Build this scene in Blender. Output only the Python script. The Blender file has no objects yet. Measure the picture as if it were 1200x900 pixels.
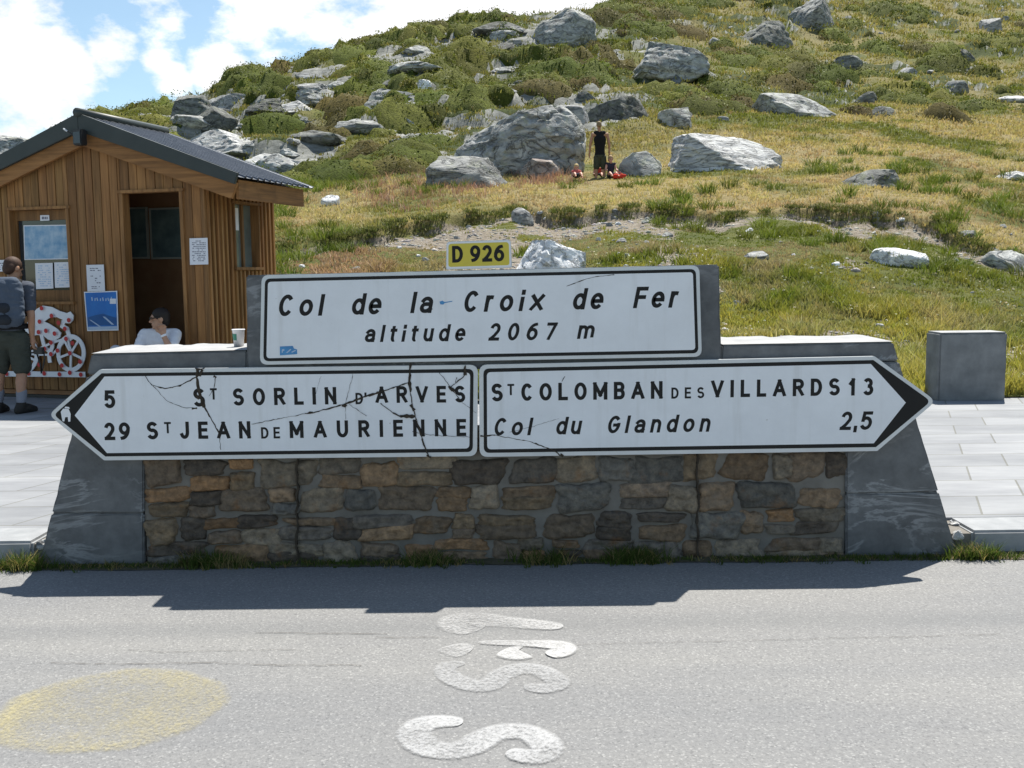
import bpy, bmesh, math, random
import numpy as np
from mathutils import Vector, Matrix, Euler
from mathutils.geometry import tessellate_polygon

random.seed(7)
rng = np.random.default_rng(11)
S = bpy.context.scene
COL = S.collection
R = math.radians

# ------------------------------------------------------------------ camera
CAM = Vector((0.0, 0.0, 1.5))
PITCH, ROLL = R(6.18), R(0.65)
cd = bpy.data.cameras.new("camera")
cam = bpy.data.objects.new("camera", cd)
COL.objects.link(cam)
cd.sensor_width = 36.0
cd.lens = 36.0
cd.clip_start = 0.05
cd.clip_end = 3000
CR = Matrix.Rotation(R(90) - PITCH, 3, 'X') @ Matrix.Rotation(-ROLL, 3, 'Z')
cam.matrix_world = Matrix.Translation(CAM) @ CR.to_4x4()
S.camera = cam

# ------------------------------------------------------------------ sun, sky, exposure
SUN_DIR = Vector((0.33, 0.72, 1.56)).normalized()
SUN_EL = math.asin(SUN_DIR.z)
SUN_AZ = math.atan2(SUN_DIR.x, SUN_DIR.y)
ld = bpy.data.lights.new("sun", 'SUN')
ld.energy = 5.0
ld.angle = R(0.5)
ld.color = (1.0, 0.95, 0.86)
sun = bpy.data.objects.new("sun", ld)
COL.objects.link(sun)
sun.rotation_euler = SUN_DIR.to_track_quat('Z', 'Y').to_euler()
sun.location = (20, 40, 80)

S.view_settings.view_transform = 'Standard'
S.view_settings.look = 'None'
S.view_settings.gamma = 1
S.view_settings.use_curve_mapping = False
S.view_settings.exposure = 0.88
S.render.engine = 'CYCLES'
S.cycles.use_denoising = True
S.cycles.max_bounces = 6
S.cycles.transparent_max_bounces = 12


def ray(px, py):
    return CR @ Vector(((px - 600) / 1200.0, -(py - 450) / 1200.0, -1.0))


def at(px, py, Y):
    d = ray(px, py)
    return CAM + d * ((Y - CAM.y) / d.y)


def ground(px, py, z=0.0):
    d = ray(px, py)
    return CAM + d * ((z - CAM.z) / d.z)


def project(p):
    q = CR.transposed() @ (Vector(p) - CAM)
    return 600 + 1200 * q.x / -q.z, 450 - 1200 * q.y / -q.z


W = bpy.data.worlds.new("World")
S.world = W
W.use_nodes = True
wn, wl = W.node_tree.nodes, W.node_tree.links
wn.clear()


def N(nodes, t, **k):
    n = nodes.new(t)
    for a, v in k.items():
        setattr(n, a, v)
    return n


def build_world():
    out = N(wn, 'ShaderNodeOutputWorld')
    bg = N(wn, 'ShaderNodeBackground')
    bg.inputs['Strength'].default_value = 0.062
    sky = N(wn, 'ShaderNodeTexSky', sky_type='NISHITA', sun_disc=False)
    sky.sun_elevation = SUN_EL
    sky.sun_rotation = SUN_AZ
    sky.altitude = 2000
    sky.air_density = 1.25
    sky.dust_density = 0.6
    sky.ozone_density = .8
    tc = N(wn, 'ShaderNodeTexCoord')

    def math_(op, a, b=None, c=None):
        m = N(wn, 'ShaderNodeMath', operation=op)
        for i, v in enumerate((a, b, c)):
            if v is None:
                continue
            if isinstance(v, (int, float)):
                m.inputs[i].default_value = v
            else:
                wl.new(v, m.inputs[i])
        return m.outputs[0]
    # cloud banks lie in these directions of the sky
    blobs = [(30, 75, 80, 1.0), (70, 118, 60, .8), (8, 150, 60, .8), (125, 50, 42, .7), (185, 68, 40, .5),
             (205, 98, 32, .72), (265, 88, 48, .9), (330, 8, 110, .8), (470, -10, 130, 1.0),
             (600, -40, 130, 1.0), (720, -30, 120, 1.0), (180, -8, 60, .7), (-120, 60, 130, .8),
             (-40, 20, 70, .8)]
    acc = None
    for (x, y, r, wgt) in blobs:
        d = ray(x, y).normalized()
        dot = N(wn, 'ShaderNodeVectorMath', operation='DOT_PRODUCT')
        wl.new(tc.outputs['Generated'], dot.inputs[0])
        dot.inputs[1].default_value = d
        mr = N(wn, 'ShaderNodeMapRange')
        mr.inputs['From Min'].default_value = math.cos(r / 1200.0 * 1.25)
        mr.inputs['From Max'].default_value = 1.0
        mr.inputs['To Max'].default_value = wgt
        wl.new(dot.outputs['Value'], mr.inputs['Value'])
        acc = mr.outputs[0] if acc is None else math_('MAXIMUM', acc, mr.outputs[0])

    def noise(sc, det, rough, off):
        mp = N(wn, 'ShaderNodeMapping')
        mp.inputs['Location'].default_value = off
        mp.inputs['Scale'].default_value = (1, 1, 1.7)
        wl.new(tc.outputs['Generated'], mp.inputs['Vector'])
        n = N(wn, 'ShaderNodeTexNoise')
        n.inputs['Scale'].default_value = sc
        n.inputs['Detail'].default_value = det
        n.inputs['Roughness'].default_value = rough
        wl.new(mp.outputs[0], n.inputs['Vector'])
        return n.outputs['Fac']
    n1 = noise(11, 9, .62, (3.1, 1.2, .4))
    n2 = noise(2.6, 5, .6, (1.1, 6.2, 2.4))
    # banks broken up by billows, plus broken cloud over the rest of the sky
    a = math_('MULTIPLY_ADD', n1, 1.5, -0.75)
    a = math_('ADD', acc, a)
    m1 = N(wn, 'ShaderNodeMapRange', interpolation_type='SMOOTHSTEP')
    m1.inputs['From Min'].default_value = 0.50
    m1.inputs['From Max'].default_value = 0.84
    wl.new(a, m1.inputs['Value'])
    veil = N(wn, 'ShaderNodeMapRange', interpolation_type='SMOOTHSTEP')
    veil.inputs['From Min'].default_value = .55
    veil.inputs['From Max'].default_value = .85
    veil.inputs['To Max'].default_value = .45
    wl.new(n2, veil.inputs['Value'])
    fac = math_('MAXIMUM', m1.outputs[0], veil.outputs[0])
    fac = math_('MAXIMUM', fac, 0.10)
    shade = N(wn, 'ShaderNodeMapRange')
    shade.inputs['From Min'].default_value = .3
    shade.inputs['From Max'].default_value = .7
    shade.inputs['To Min'].default_value = 9.0
    shade.inputs['To Max'].default_value = 12.5
    wl.new(noise(7, 6, .6, (.2, .7, 3.3)), shade.inputs['Value'])
    cc = N(wn, 'ShaderNodeCombineColor')
    wl.new(shade.outputs[0], cc.inputs[0])
    wl.new(shade.outputs[0], cc.inputs[1])
    wl.new(math_('MULTIPLY', shade.outputs[0], 1.03), cc.inputs[2])
    mix = N(wn, 'ShaderNodeMix', data_type='RGBA')
    wl.new(fac, mix.inputs[0])
    gn = N(wn, 'ShaderNodeMix', data_type='RGBA', blend_type='MULTIPLY')
    gn.inputs[0].default_value = 1.0
    gn.inputs[7].default_value = (1.18, 1.32, 1.28, 1)      # multiplies the sky colour brighter and more cyan
    wl.new(sky.outputs[0], gn.inputs[6])
    wl.new(gn.outputs[2], mix.inputs[6])
    wl.new(cc.outputs[0], mix.inputs[7])
    wl.new(mix.outputs[2], bg.inputs['Color'])
    wl.new(bg.outputs[0], out.inputs['Surface'])


build_world()


# ------------------------------------------------------------------ helpers: noise
def _hash(ix, iy, seed):
    h = (ix.astype(np.int64) * 374761393 + iy.astype(np.int64) * 668265263 + seed * 144269) & 0xffffffff
    h = ((h ^ (h >> 13)) * 1274126177) & 0xffffffff
    return ((h ^ (h >> 16)) & 0xffff) / 65535.0


def vnoise(x, y, seed=0):
    x = np.asarray(x, float)
    y = np.asarray(y, float)
    ix, iy = np.floor(x), np.floor(y)
    fx, fy = x - ix, y - iy
    fx = fx * fx * (3 - 2 * fx)
    fy = fy * fy * (3 - 2 * fy)
    a, b = _hash(ix, iy, seed), _hash(ix + 1, iy, seed)
    c, d = _hash(ix, iy + 1, seed), _hash(ix + 1, iy + 1, seed)
    return (a * (1 - fx) + b * fx) * (1 - fy) + (c * (1 - fx) + d * fx) * fy


def fbm(x, y, oct=4, seed=0, gain=.5):
    s, a, t = 0.0, 1.0, 0.0
    for i in range(oct):
        s = s + a * vnoise(x * 2 ** i + 17.3 * i, y * 2 ** i - 9.1 * i, seed + i)
        t += a
        a *= gain
    return s / t


def noise3(p, scale, seed, oct=4):
    # cheap 3D noise from three 2D slices
    q = p * scale
    return (fbm(q[:, 0] + 3.3 * seed, q[:, 1] + q[:, 2] * .71, oct, seed) + fbm(q[:, 1] - seed, q[:, 2] + q[:, 0] * .63, oct, seed + 40)
            + fbm(q[:, 2] + seed, q[:, 0] - q[:, 1] * .57, oct, seed + 80)) / 3


def sstep(a, b, x):
    t = np.clip((np.asarray(x, float) - a) / (b - a), 0, 1)
    return t * t * (3 - 2 * t)


# ------------------------------------------------------------------ helpers: objects
def link(name, me, mat=None, parent=None):
    o = bpy.data.objects.new(name, me)
    COL.objects.link(o)
    if mat is not None:
        me.materials.append(mat)
    if parent is not None:
        o.parent = parent
    return o


def tag(o, label=None, cat=None, group=None, kind=None):
    if label:
        o['label'] = label
    if cat:
        o['category'] = cat
    if group:
        o['group'] = group
    if kind:
        o['kind'] = kind
    return o


def empty(name, loc, label, cat, group=None, rz=0.0):
    o = bpy.data.objects.new(name, None)
    COL.objects.link(o)
    o.empty_display_size = .1
    o.location = loc
    o.rotation_euler = (0, 0, rz)
    o.matrix_world = Matrix.Translation(loc) @ Matrix.Rotation(rz, 4, 'Z')
    tag(o, label, cat, group)
    return o


class MB:
    """collects geometry for one mesh"""

    def __init__(self):
        self.v, self.f, self.c = [], [], []
        self.col = None

    def color(self, c):
        self.col = c
        return self

    def add(self, vs, fs):
        n = len(self.v)
        self.v.extend([tuple(p) for p in vs])
        self.f.extend([tuple(i + n for i in f) for f in fs])
        if self.col is not None:
            self.c.extend([self.col] * len(vs))
        return self

    def box(self, lo, hi, M=None):
        x0, y0, z0 = lo
        x1, y1, z1 = hi
        vs = [Vector(p) for p in ((x0, y0, z0), (x1, y0, z0), (x1, y1, z0), (x0, y1, z0),
                                  (x0, y0, z1), (x1, y0, z1), (x1, y1, z1), (x0, y1, z1))]
        if M is not None:
            vs = [M @ p for p in vs]
        return self.add(vs, [(0, 3, 2, 1), (4, 5, 6, 7), (0, 1, 5, 4), (1, 2, 6, 5), (2, 3, 7, 6), (3, 0, 4, 7)])

    def prism(self, pts, off):
        """pts: 3D outline (planar); off: extrusion vector"""
        pts = [Vector(p) for p in pts]
        off = Vector(off)
        n = len(pts)
        vs = pts + [p + off for p in pts]
        tri = tessellate_polygon([pts])
        fs = [tuple(t) for t in tri] + [tuple(i + n for i in reversed(t)) for t in tri]
        fs += [(i, (i + 1) % n, (i + 1) % n + n, i + n) for i in range(n)]
        return self.add(vs, fs)

    def flat(self, pts):
        pts = [Vector(p) for p in pts]
        return self.add(pts, [tuple(t) for t in tessellate_polygon([pts])])

    def tube(self, pts, r, n=8, cap=True):
        pts = [Vector(p) for p in pts]
        rs = r if isinstance(r, (list, tuple)) else [r] * len(pts)
        vs, fs = [], []
        up = Vector((0.13, 0.21, 1)).normalized()
        for i, p in enumerate(pts):
            t = (pts[min(i + 1, len(pts) - 1)] - pts[max(i - 1, 0)]).normalized()
            u = up if abs(t.dot(up)) < .95 else Vector((1, 0, 0))
            a = t.cross(u).normalized()
            b = t.cross(a)
            vs += [p + (a * math.cos(k * 2 * math.pi / n) + b * math.sin(k * 2 * math.pi / n)) * rs[i] for k in range(n)]
        for i in range(len(pts) - 1):
            fs += [(i * n + k, i * n + (k + 1) % n, (i + 1) * n + (k + 1) % n, (i + 1) * n + k) for k in range(n)]
        if cap:
            fs += [tuple(reversed(range(n))), tuple(range((len(pts) - 1) * n, len(pts) * n))]
        return self.add(vs, fs)

    def build(self, name, mat, parent=None, smooth=False, bevel=0.0):
        me = bpy.data.meshes.new(name)
        inv = parent.matrix_world.inverted() if parent is not None and parent.type == 'EMPTY' else None
        if parent is not None and parent.type != 'EMPTY' and parent.parent is not None:
            inv = parent.parent.matrix_world.inverted()
        vs = self.v if inv is None else [tuple(inv @ Vector(p)) for p in self.v]
        me.from_pydata(vs, [], self.f)
        if self.c:
            a = me.attributes.new('tint', 'FLOAT_COLOR', 'POINT')
            a.data.foreach_set('color', np.array([(*c, 1.0) for c in self.c], np.float32).ravel())
        bm = bmesh.new()
        bm.from_mesh(me)
        bmesh.ops.recalc_face_normals(bm, faces=bm.faces)
        if bevel > 0:
            bmesh.ops.remove_doubles(bm, verts=bm.verts, dist=1e-5)
            es = [e for e in bm.edges if len(e.link_faces) == 2 and e.calc_face_angle(0) > .6]
            bmesh.ops.bevel(bm, geom=es, offset=bevel, segments=2, affect='EDGES', clamp_overlap=True)
        bm.to_mesh(me)
        bm.free()
        if smooth:
            me.shade_smooth()
        return link(name, me, mat, parent)


def big_mesh(name, V, F, mat, cols=None, smooth=False):
    """V (n,3), F (m,k) numpy arrays, one polygon size"""
    me = bpy.data.meshes.new(name)
    m, k = F.shape
    me.vertices.add(len(V))
    me.vertices.foreach_set('co', np.ascontiguousarray(V, np.float32).ravel())
    me.loops.add(m * k)
    me.loops.foreach_set('vertex_index', np.ascontiguousarray(F, np.int32).ravel())
    me.polygons.add(m)
    me.polygons.foreach_set('loop_start', np.arange(0, m * k, k, dtype=np.int32))
    if smooth:
        me.polygons.foreach_set('use_smooth', np.ones(m, bool))
    if cols is not None:
        a = me.attributes.new('tint', 'FLOAT_COLOR', 'POINT')
        c4 = np.ones((len(V), 4), np.float32)
        c4[:, :3] = cols
        a.data.foreach_set('color', c4.ravel())
    me.update()
    me.validate()
    return link(name, me, mat)


# ------------------------------------------------------------------ helpers: materials
class Mt:
    def __init__(self, name):
        self.m = bpy.data.materials.new(name)
        self.m.use_nodes = True
        self.n = self.m.node_tree.nodes
        self.l = self.m.node_tree.links
        self.b = self.n['Principled BSDF']
        self.out = self.n['Material Output']
        self.tc = None

    def put(self, sock, v):
        if isinstance(v, bpy.types.NodeSocket):
            self.l.new(v, sock)
        elif isinstance(v, (tuple, list)) and len(v) == 3 and sock.type == 'RGBA':
            sock.default_value = (*v, 1)
        else:
            sock.default_value = v

    def coord(self, which='Object', scale=(1, 1, 1), loc=(0, 0, 0), rot=(0, 0, 0)):
        if self.tc is None:
            self.tc = N(self.n, 'ShaderNodeTexCoord')
        mp = N(self.n, 'ShaderNodeMapping')
        mp.inputs['Scale'].default_value = scale
        mp.inputs['Location'].default_value = loc
        mp.inputs['Rotation'].default_value = rot
        self.l.new(self.tc.outputs[which], mp.inputs[0])
        return mp.outputs[0]

    def noise(self, scale, detail=4, rough=.55, vec=None, dist=0.0):
        n = N(self.n, 'ShaderNodeTexNoise')
        n.inputs['Scale'].default_value = scale
        n.inputs['Detail'].default_value = detail
        n.inputs['Roughness'].default_value = rough
        n.inputs['Distortion'].default_value = dist
        self.l.new(vec if vec is not None else self.coord(), n.inputs['Vector'])
        return n.outputs['Fac']

    def vor(self, scale, feature='F1', vec=None, out='Distance', rand=1.0):
        n = N(self.n, 'ShaderNodeTexVoronoi', feature=feature)
        n.inputs['Scale'].default_value = scale
        n.inputs['Randomness'].default_value = rand
        self.l.new(vec if vec is not None else self.coord(), n.inputs['Vector'])
        return n.outputs[out]

    def ramp(self, fac, stops):
        r = N(self.n, 'ShaderNodeValToRGB')
        e = r.color_ramp.elements
        while len(e) < len(stops):
            e.new(.5)
        for el, (p, c) in zip(e, stops):
            el.position = p
            el.color = (*c, 1) if isinstance(c, (tuple, list)) else (c, c, c, 1)
        self.l.new(fac, r.inputs[0])
        return r.outputs[0]

    def rng(self, fac, a, b, c=0.0, d=1.0, smooth=True):
        r = N(self.n, 'ShaderNodeMapRange', interpolation_type='SMOOTHSTEP' if smooth else 'LINEAR')
        for i, v in zip((1, 2, 3, 4), (a, b, c, d)):
            r.inputs[i].default_value = v
        self.l.new(fac, r.inputs[0])
        return r.outputs[0]

    def mix(self, fac, a, b, mode='MIX'):
        m = N(self.n, 'ShaderNodeMix', data_type='RGBA', blend_type=mode)
        self.put(m.inputs[0], fac)
        self.put(m.inputs[6], a)
        self.put(m.inputs[7], b)
        return m.outputs[2]

    def math(self, op, a, b=0.0):
        m = N(self.n, 'ShaderNodeMath', operation=op)
        self.put(m.inputs[0], a)
        self.put(m.inputs[1], b)
        return m.outputs[0]

    def attr(self, name='tint', out='Color'):
        a = N(self.n, 'ShaderNodeAttribute')
        a.attribute_name = name
        return a.outputs[out]

    def bump(self, h, strength=.3, dist=.01):
        b = N(self.n, 'ShaderNodeBump')
        b.inputs['Strength'].default_value = strength
        b.inputs['Distance'].default_value = dist
        self.l.new(h, b.inputs['Height'])
        self.l.new(b.outputs[0], self.b.inputs['Normal'])
        return self

    def done(self, color, rough=.8, spec=.4, metal=0.0):
        self.put(self.b.inputs['Base Color'], color)
        self.put(self.b.inputs['Roughness'], rough)
        self.put(self.b.inputs['Specular IOR Level'], spec)
        self.put(self.b.inputs['Metallic'], metal)
        return self.m


def simple(name, c1, c2=None, scale=8, rough=.8, spec=.4, bump=0.0, bscale=40, metal=0.0):
    m = Mt(name)
    c2 = c2 or tuple(x * .8 for x in c1)
    col = m.ramp(m.noise(scale, 5, .6), [(.3, c1), (.7, c2)])
    if bump:
        m.bump(m.noise(bscale, 4), bump, .004)
    return m.done(col, rough, spec, metal)


def leafy(name, trans=.35, rough=.6, up=.0):
    m = Mt(name)
    c = m.attr()
    if up:
        g = N(m.n, 'ShaderNodeNewGeometry')
        ad = N(m.n, 'ShaderNodeVectorMath', operation='ADD')
        m.l.new(g.outputs['Normal'], ad.inputs[0])
        ad.inputs[1].default_value = (0, 0, up)
        nm = N(m.n, 'ShaderNodeVectorMath', operation='NORMALIZE')
        m.l.new(ad.outputs[0], nm.inputs[0])
        m.l.new(nm.outputs[0], m.b.inputs['Normal'])
    m.done(c, rough, .08)
    t = N(m.n, 'ShaderNodeBsdfTranslucent')
    c2 = m.mix(1.0, c, (1.1, 1.12, .85), 'MULTIPLY')
    m.l.new(c2, t.inputs['Color'])
    mx = N(m.n, 'ShaderNodeMixShader')
    mx.inputs[0].default_value = trans
    m.l.new(m.b.outputs[0], mx.inputs[1])
    m.l.new(t.outputs[0], mx.inputs[2])
    m.l.new(mx.outputs[0], m.out.inputs['Surface'])
    return m.m


def m_stone_slate():
    m = Mt("dark_slate")
    v = m.coord()
    base = m.ramp(m.noise(3.5, 6, .6, v), [(.3, (.094, .097, .101)), (.7, (.152, .156, .160))])
    base = m.mix(1.0, base, m.ramp(m.noise(11, 6, .7, v), [(.3, (.78, .78, .78)), (.7, (1.22, 1.22, 1.21))]), 'MULTIPLY')
    vein = m.noise(2.2, 7, .62, m.coord(scale=(.55, 1, 1.5), rot=(0, .5, 0)), 1.2)
    vein = m.math('ABSOLUTE', m.math('SUBTRACT', vein, .5))
    vm = m.math('MULTIPLY', m.rng(vein, .0, .03, 1, 0), m.rng(m.noise(1.6, 3, .5, v), .44, .6))
    col = m.mix(m.math('MULTIPLY', vm, .42), base, (.40, .41, .42))
    blot = m.rng(m.noise(2.3, 5, .6, m.coord(scale=(1, 1, 2.2), loc=(4, 2, 1))), .54, .70)
    col = m.mix(m.math('MULTIPLY', blot, .1), col, (.235, .245, .255))
    m.bump(m.noise(26, 6, .65, v), .35, .006)
    return m.done(col, .75, .35)


def m_rock(name, dark, light, lich, lich_amt=.45, strat=(1, 1, 2.0), scl=1.0):
    m = Mt(name)
    oi = N(m.n, 'ShaderNodeObjectInfo')
    m.tc = N(m.n, 'ShaderNodeTexCoord')
    off = N(m.n, 'ShaderNodeVectorMath', operation='MULTIPLY_ADD')
    m.l.new(oi.outputs['Random'], off.inputs[0])
    off.inputs[1].default_value = (37, 53, 29)
    m.l.new(m.tc.outputs['Object'], off.inputs[2])

    def coord(scale=(1, 1, 1), loc=(0, 0, 0), rot=(0, 0, 0)):
        mp = N(m.n, 'ShaderNodeMapping')
        mp.inputs['Scale'].default_value = scale
        mp.inputs['Location'].default_value = loc
        mp.inputs['Rotation'].default_value = rot
        m.l.new(off.outputs[0], mp.inputs[0])
        return mp.outputs[0]
    m.coord = coord
    v = m.coord(scale=(scl, scl, scl))
    st = m.noise(2.1, 8, .66, m.coord(scale=tuple(s * scl for s in strat), rot=(.15, .3, 0)), .6)
    base = m.ramp(st, [(.34, dark), (.5, tuple((a + b) / 2 for a, b in zip(dark, light))), (.64, light)])
    li = m.rng(m.noise(3.2, 7, .68, v), .52, .62)
    base = m.mix(m.math('MULTIPLY', li, lich_amt), base, lich)
    spot = m.rng(m.noise(9, 5, .7, m.coord(scale=(scl, scl, scl), loc=(5, 1, 2))), .60, .68)
    base = m.mix(m.math('MULTIPLY', spot, .6), base, tuple(x * .45 for x in dark))
    val = m.rng(oi.outputs['Random'], 0, 1, .75, 1.2, False)
    cv = N(m.n, 'ShaderNodeCombineColor')
    for i in range(3):
        m.l.new(val, cv.inputs[i])
    base = m.mix(1.0, base, cv.outputs[0], 'MULTIPLY')
    cr = m.math('ABSOLUTE', m.math('SUBTRACT', m.noise(1.3, 6, .6, m.coord(scale=tuple(s_ * scl * .7 for s_ in strat), rot=(.3, .2, .4), loc=(2, 9, 4)), .8), .5))
    base = m.mix(m.rng(cr, .0, .028, .75, 0), base, tuple(x * .3 for x in dark))
    st = m.math('ADD', st, m.rng(cr, .0, .05, -.5, 0))
    h = m.math('ADD', m.math('MULTIPLY', st, 1.0), m.math('MULTIPLY', m.noise(14, 6, .7, v), .4))
    m.bump(h, .7, .09 / scl)
    return m.done(base, .9, .25)


def m_wood(name, stretch_axis=2, tint=(1, 1, 1)):
    m = Mt(name)
    sc = [26, 26, 26]
    sc[stretch_axis] = 1.3
    g = m.noise(1.0, 6, .62, m.coord(scale=tuple(sc)), .4)
    d = tuple(a * b for a, b in zip((.14, .067, .024), tint))
    l = tuple(a * b for a, b in zip((.325, .165, .06), tint))
    col = m.ramp(g, [(.3, d), (.68, l)])
    kn = m.noise(2.6, 5, .6, m.coord(scale=(2, 2, .6) if stretch_axis == 2 else (.6, 2, 2)))
    col = m.mix(m.rng(kn, .52, .75, 0, .55), col, tuple(x * .7 for x in d))
    col = m.mix(1.0, col, m.attr(), 'MULTIPLY')
    m.bump(g, .3, .004)
    return m.done(col, .68, .3)


def m_asphalt():
    m = Mt("worn_asphalt")
    v = m.coord()
    sp = m.vor(150, 'F1', v, 'Color')
    sep = N(m.n, 'ShaderNodeSeparateColor')
    m.l.new(sp, sep.inputs[0])
    fine = m.noise(60, 5, .8, v)
    base = m.ramp(fine, [(.3, (.135, .136, .139)), (.7, (.226, .226, .225))])
    pale = m.rng(sep.outputs[0], .86, .97)
    base = m.mix(m.math('MULTIPLY', pale, .32), base, (.42, .42, .41))
    drk = m.rng(sep.outputs[1], .88, .97)
    base = m.mix(m.math('MULTIPLY', drk, .35), base, (.06, .062, .066))
    big = m.noise(1.1, 5, .6, m.coord(scale=(.28, 1.5, 1)))
    base = m.mix(1.0, base, m.ramp(big, [(.3, (.86, .87, .89)), (.7, (1.1, 1.09, 1.06))]), 'MULTIPLY')
    # a tyre-worn band, slightly darker, running along the road
    wv = m.noise(.5, 2, .5, m.coord(scale=(.5, 0.02, 1)))
    sx = N(m.n, 'ShaderNodeSeparateXYZ')
    m.l.new(v, sx.inputs[0])
    yy = m.math('ADD', sx.outputs[1], m.math('MULTIPLY', wv, .5))
    band = m.rng(m.math('ABSOLUTE', m.math('SUBTRACT', yy, 4.48)), .0, .17, 1, 0)
    base = m.mix(m.math('MULTIPLY', band, .32), base, (.11, .115, .12))
    m.bump(m.math('ADD', fine, m.math('MULTIPLY', m.vor(150, 'F1', v), .6)), .35, .005)
    return m.done(base, .85, .35)


def m_paving():
    m = Mt("pale_paving")
    v = m.coord()
    sx = N(m.n, 'ShaderNodeSeparateXYZ')
    m.l.new(v, sx.inputs[0])
    # slabs laid in rows with slanting cross joints
    xs = m.math('ADD', sx.outputs[0], m.math('MULTIPLY', sx.outputs[1], -.38))
    cx = N(m.n, 'ShaderNodeCombineXYZ')
    m.l.new(xs, cx.inputs[0])
    m.l.new(sx.outputs[1], cx.inputs[1])
    br = N(m.n, 'ShaderNodeTexBrick')
    br.offset = .37
    br.inputs['Scale'].default_value = 1
    br.inputs['Mortar Size'].default_value = .007
    br.inputs['Mortar Smooth'].default_value = .3
    br.inputs['Brick Width'].default_value = .78
    br.inputs['Row Height'].default_value = .47
    br.inputs['Color1'].default_value = (.20, .207, .217, 1)
    br.inputs['Color2'].default_value = (.262, .268, .278, 1)
    br.inputs['Mortar'].default_value = (.15, .15, .135, 1)
    m.l.new(cx.outputs[0], br.inputs['Vector'])
    n = m.noise(2.2, 7, .65, m.coord(scale=(.5, 1.6, 1)))
    col = m.mix(1.0, br.outputs['Color'], m.ramp(n, [(.3, (.74, .75, .77)), (.7, (1.16, 1.16, 1.15))]), 'MULTIPLY')
    h = m.math('ADD', m.math('MULTIPLY', br.outputs['Fac'], -1.0), m.math('MULTIPLY', m.noise(30, 5, .6, v), .25))
    m.bump(h, .5, .006)
    return m.done(col, .8, .3)


M = {}
M['slate'] = m_stone_slate()
M['asphalt'] = m_asphalt()
M['granite'] = simple("mottled_granite", (.135, .14, .142), (.235, .24, .24), 5, .85, .25, .5, 45)
M['paving'] = m_paving()
M['kerb'] = simple("kerb_stone", (.30, .31, .32), (.22, .23, .24), 9, .85, .3, .4, 40)
M['kerb_side'] = simple("kerb_face", (.14, .145, .15), (.22, .22, .22), 7, .85, .3, .4, 40)
M['cap_top'] = simple("slab_top", (.36, .36, .36), (.27, .275, .28), 6, .85, .3, .4, 30)
M['mortar'] = simple("mortar", (.21, .198, .178), (.14, .13, .115), 7, .95, .2, .9, 50)
M['rock'] = m_rock("grey_gneiss", (.15, .155, .155), (.46, .465, .45), (.30, .32, .22))
M['rock_slab'] = m_rock("streaked_gneiss", (.25, .255, .26), (.54, .54, .53), (.42, .43, .35), .25, (.8, 2.5, 4.5))
M['rock_dark'] = m_rock("dark_gneiss", (.075, .078, .075), (.25, .255, .24), (.12, .14, .07), .6)
M['rock_white'] = m_rock("white_quartz", (.56, .57, .59), (.86, .87, .88), (.74, .74, .72), .2, (1.5, 1.5, 2), 1.6)
M['rock_red'] = m_rock("reddish_gneiss", (.16, .125, .11), (.36, .33, .31), (.28, .25, .18), .4)
def m_enamel():
    m = Mt("sign_white")
    v = m.coord()
    n = m.noise(3.5, 7, .68, v)
    streak = m.noise(1.0, 5, .65, m.coord(scale=(14, 14, .9)))
    col = m.ramp(n, [(.3, (.68, .695, .725)), (.7, (.78, .795, .825))])
    col = m.mix(m.rng(streak, .5, .78, 0, .3), col, (.46, .45, .43))
    col = m.mix(m.rng(m.noise(26, 3, .6, v), .70, .78, 0, .5), col, (.36, .33, .29))
    return m.done(col, m.rng(n, .3, .7, .28, .45), .5)


M['sign_white'] = m_enamel()
M['sign_edge'] = simple("sign_metal_edge", (.62, .64, .66), (.52, .54, .56), 5, .4, .5, metal=.3)
M['sign_black'] = simple("sign_black", (.009, .009, .010), (.014, .013, .012), 8, .55, .25)
M['sign_yellow'] = simple("sign_yellow", (.62, .50, .045), (.56, .46, .05), 8, .4, .5)
M['crack'] = simple("dark_crack", (.03, .025, .02), (.07, .055, .04), 30, .9, .2)
M['blue'] = simple("sticker_blue", (.07, .28, .55), (.05, .2, .42), 20, .5, .4)
M['pale_blue'] = simple("pale_blue", (.42, .52, .66), (.34, .45, .6), 14, .5, .4)
M['white'] = simple("white_paint", (.78, .78, .80), (.70, .71, .74), 8, .6, .4)
M['paper'] = simple("paper", (.72, .72, .76), (.66, .66, .70), 6, .8, .3)
M['ink'] = simple("grey_ink", (.16, .16, .2), (.2, .2, .25), 20, .8, .3)
M['red'] = simple("red_paint", (.50, .02, .025), (.42, .018, .02), 8, .5, .4)
M['green'] = simple("cup_green", (.02, .22, .15), (.02, .16, .11), 8, .4, .5)
M['wood'] = m_wood("siding_wood")
M['wood_beam'] = m_wood("beam_wood", 0, (1.05, 1.0, .95))
M['wood_depth'] = m_wood("beam_wood_lengthwise", 1, (1.05, 1.0, .95))
M['roof_metal'] = simple("roof_metal", (.10, .112, .13), (.15, .16, .18), 4, .42, .5, metal=.55)
M['roof_trim'] = simple("roof_trim", (.028, .036, .034), (.04, .048, .045), 5, .5, .4)
M['interior'] = simple("hut_lining", (.34, .19, .10), (.24, .12, .06), 3, .85, .2)
M['black_metal'] = simple("black_metal", (.012, .013, .014), (.02, .02, .022), 9, .45, .5)


def m_glass():
    m = Mt("window_glass")
    m.done((.03, .035, .04), .04, .6)
    return m.m


M['glass'] = m_glass()


def m_glass2():
    m = Mt("reflection_toned_glass")
    return m.done(m.ramp(m.noise(2.5, 4), [(.35, (.13, .16, .16)), (.65, (.24, .28, .26))]), .12, .8, .35)  # pale mottled colour imitates the landscape reflected in the pane


M['glass_reflect'] = m_glass2()
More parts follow.
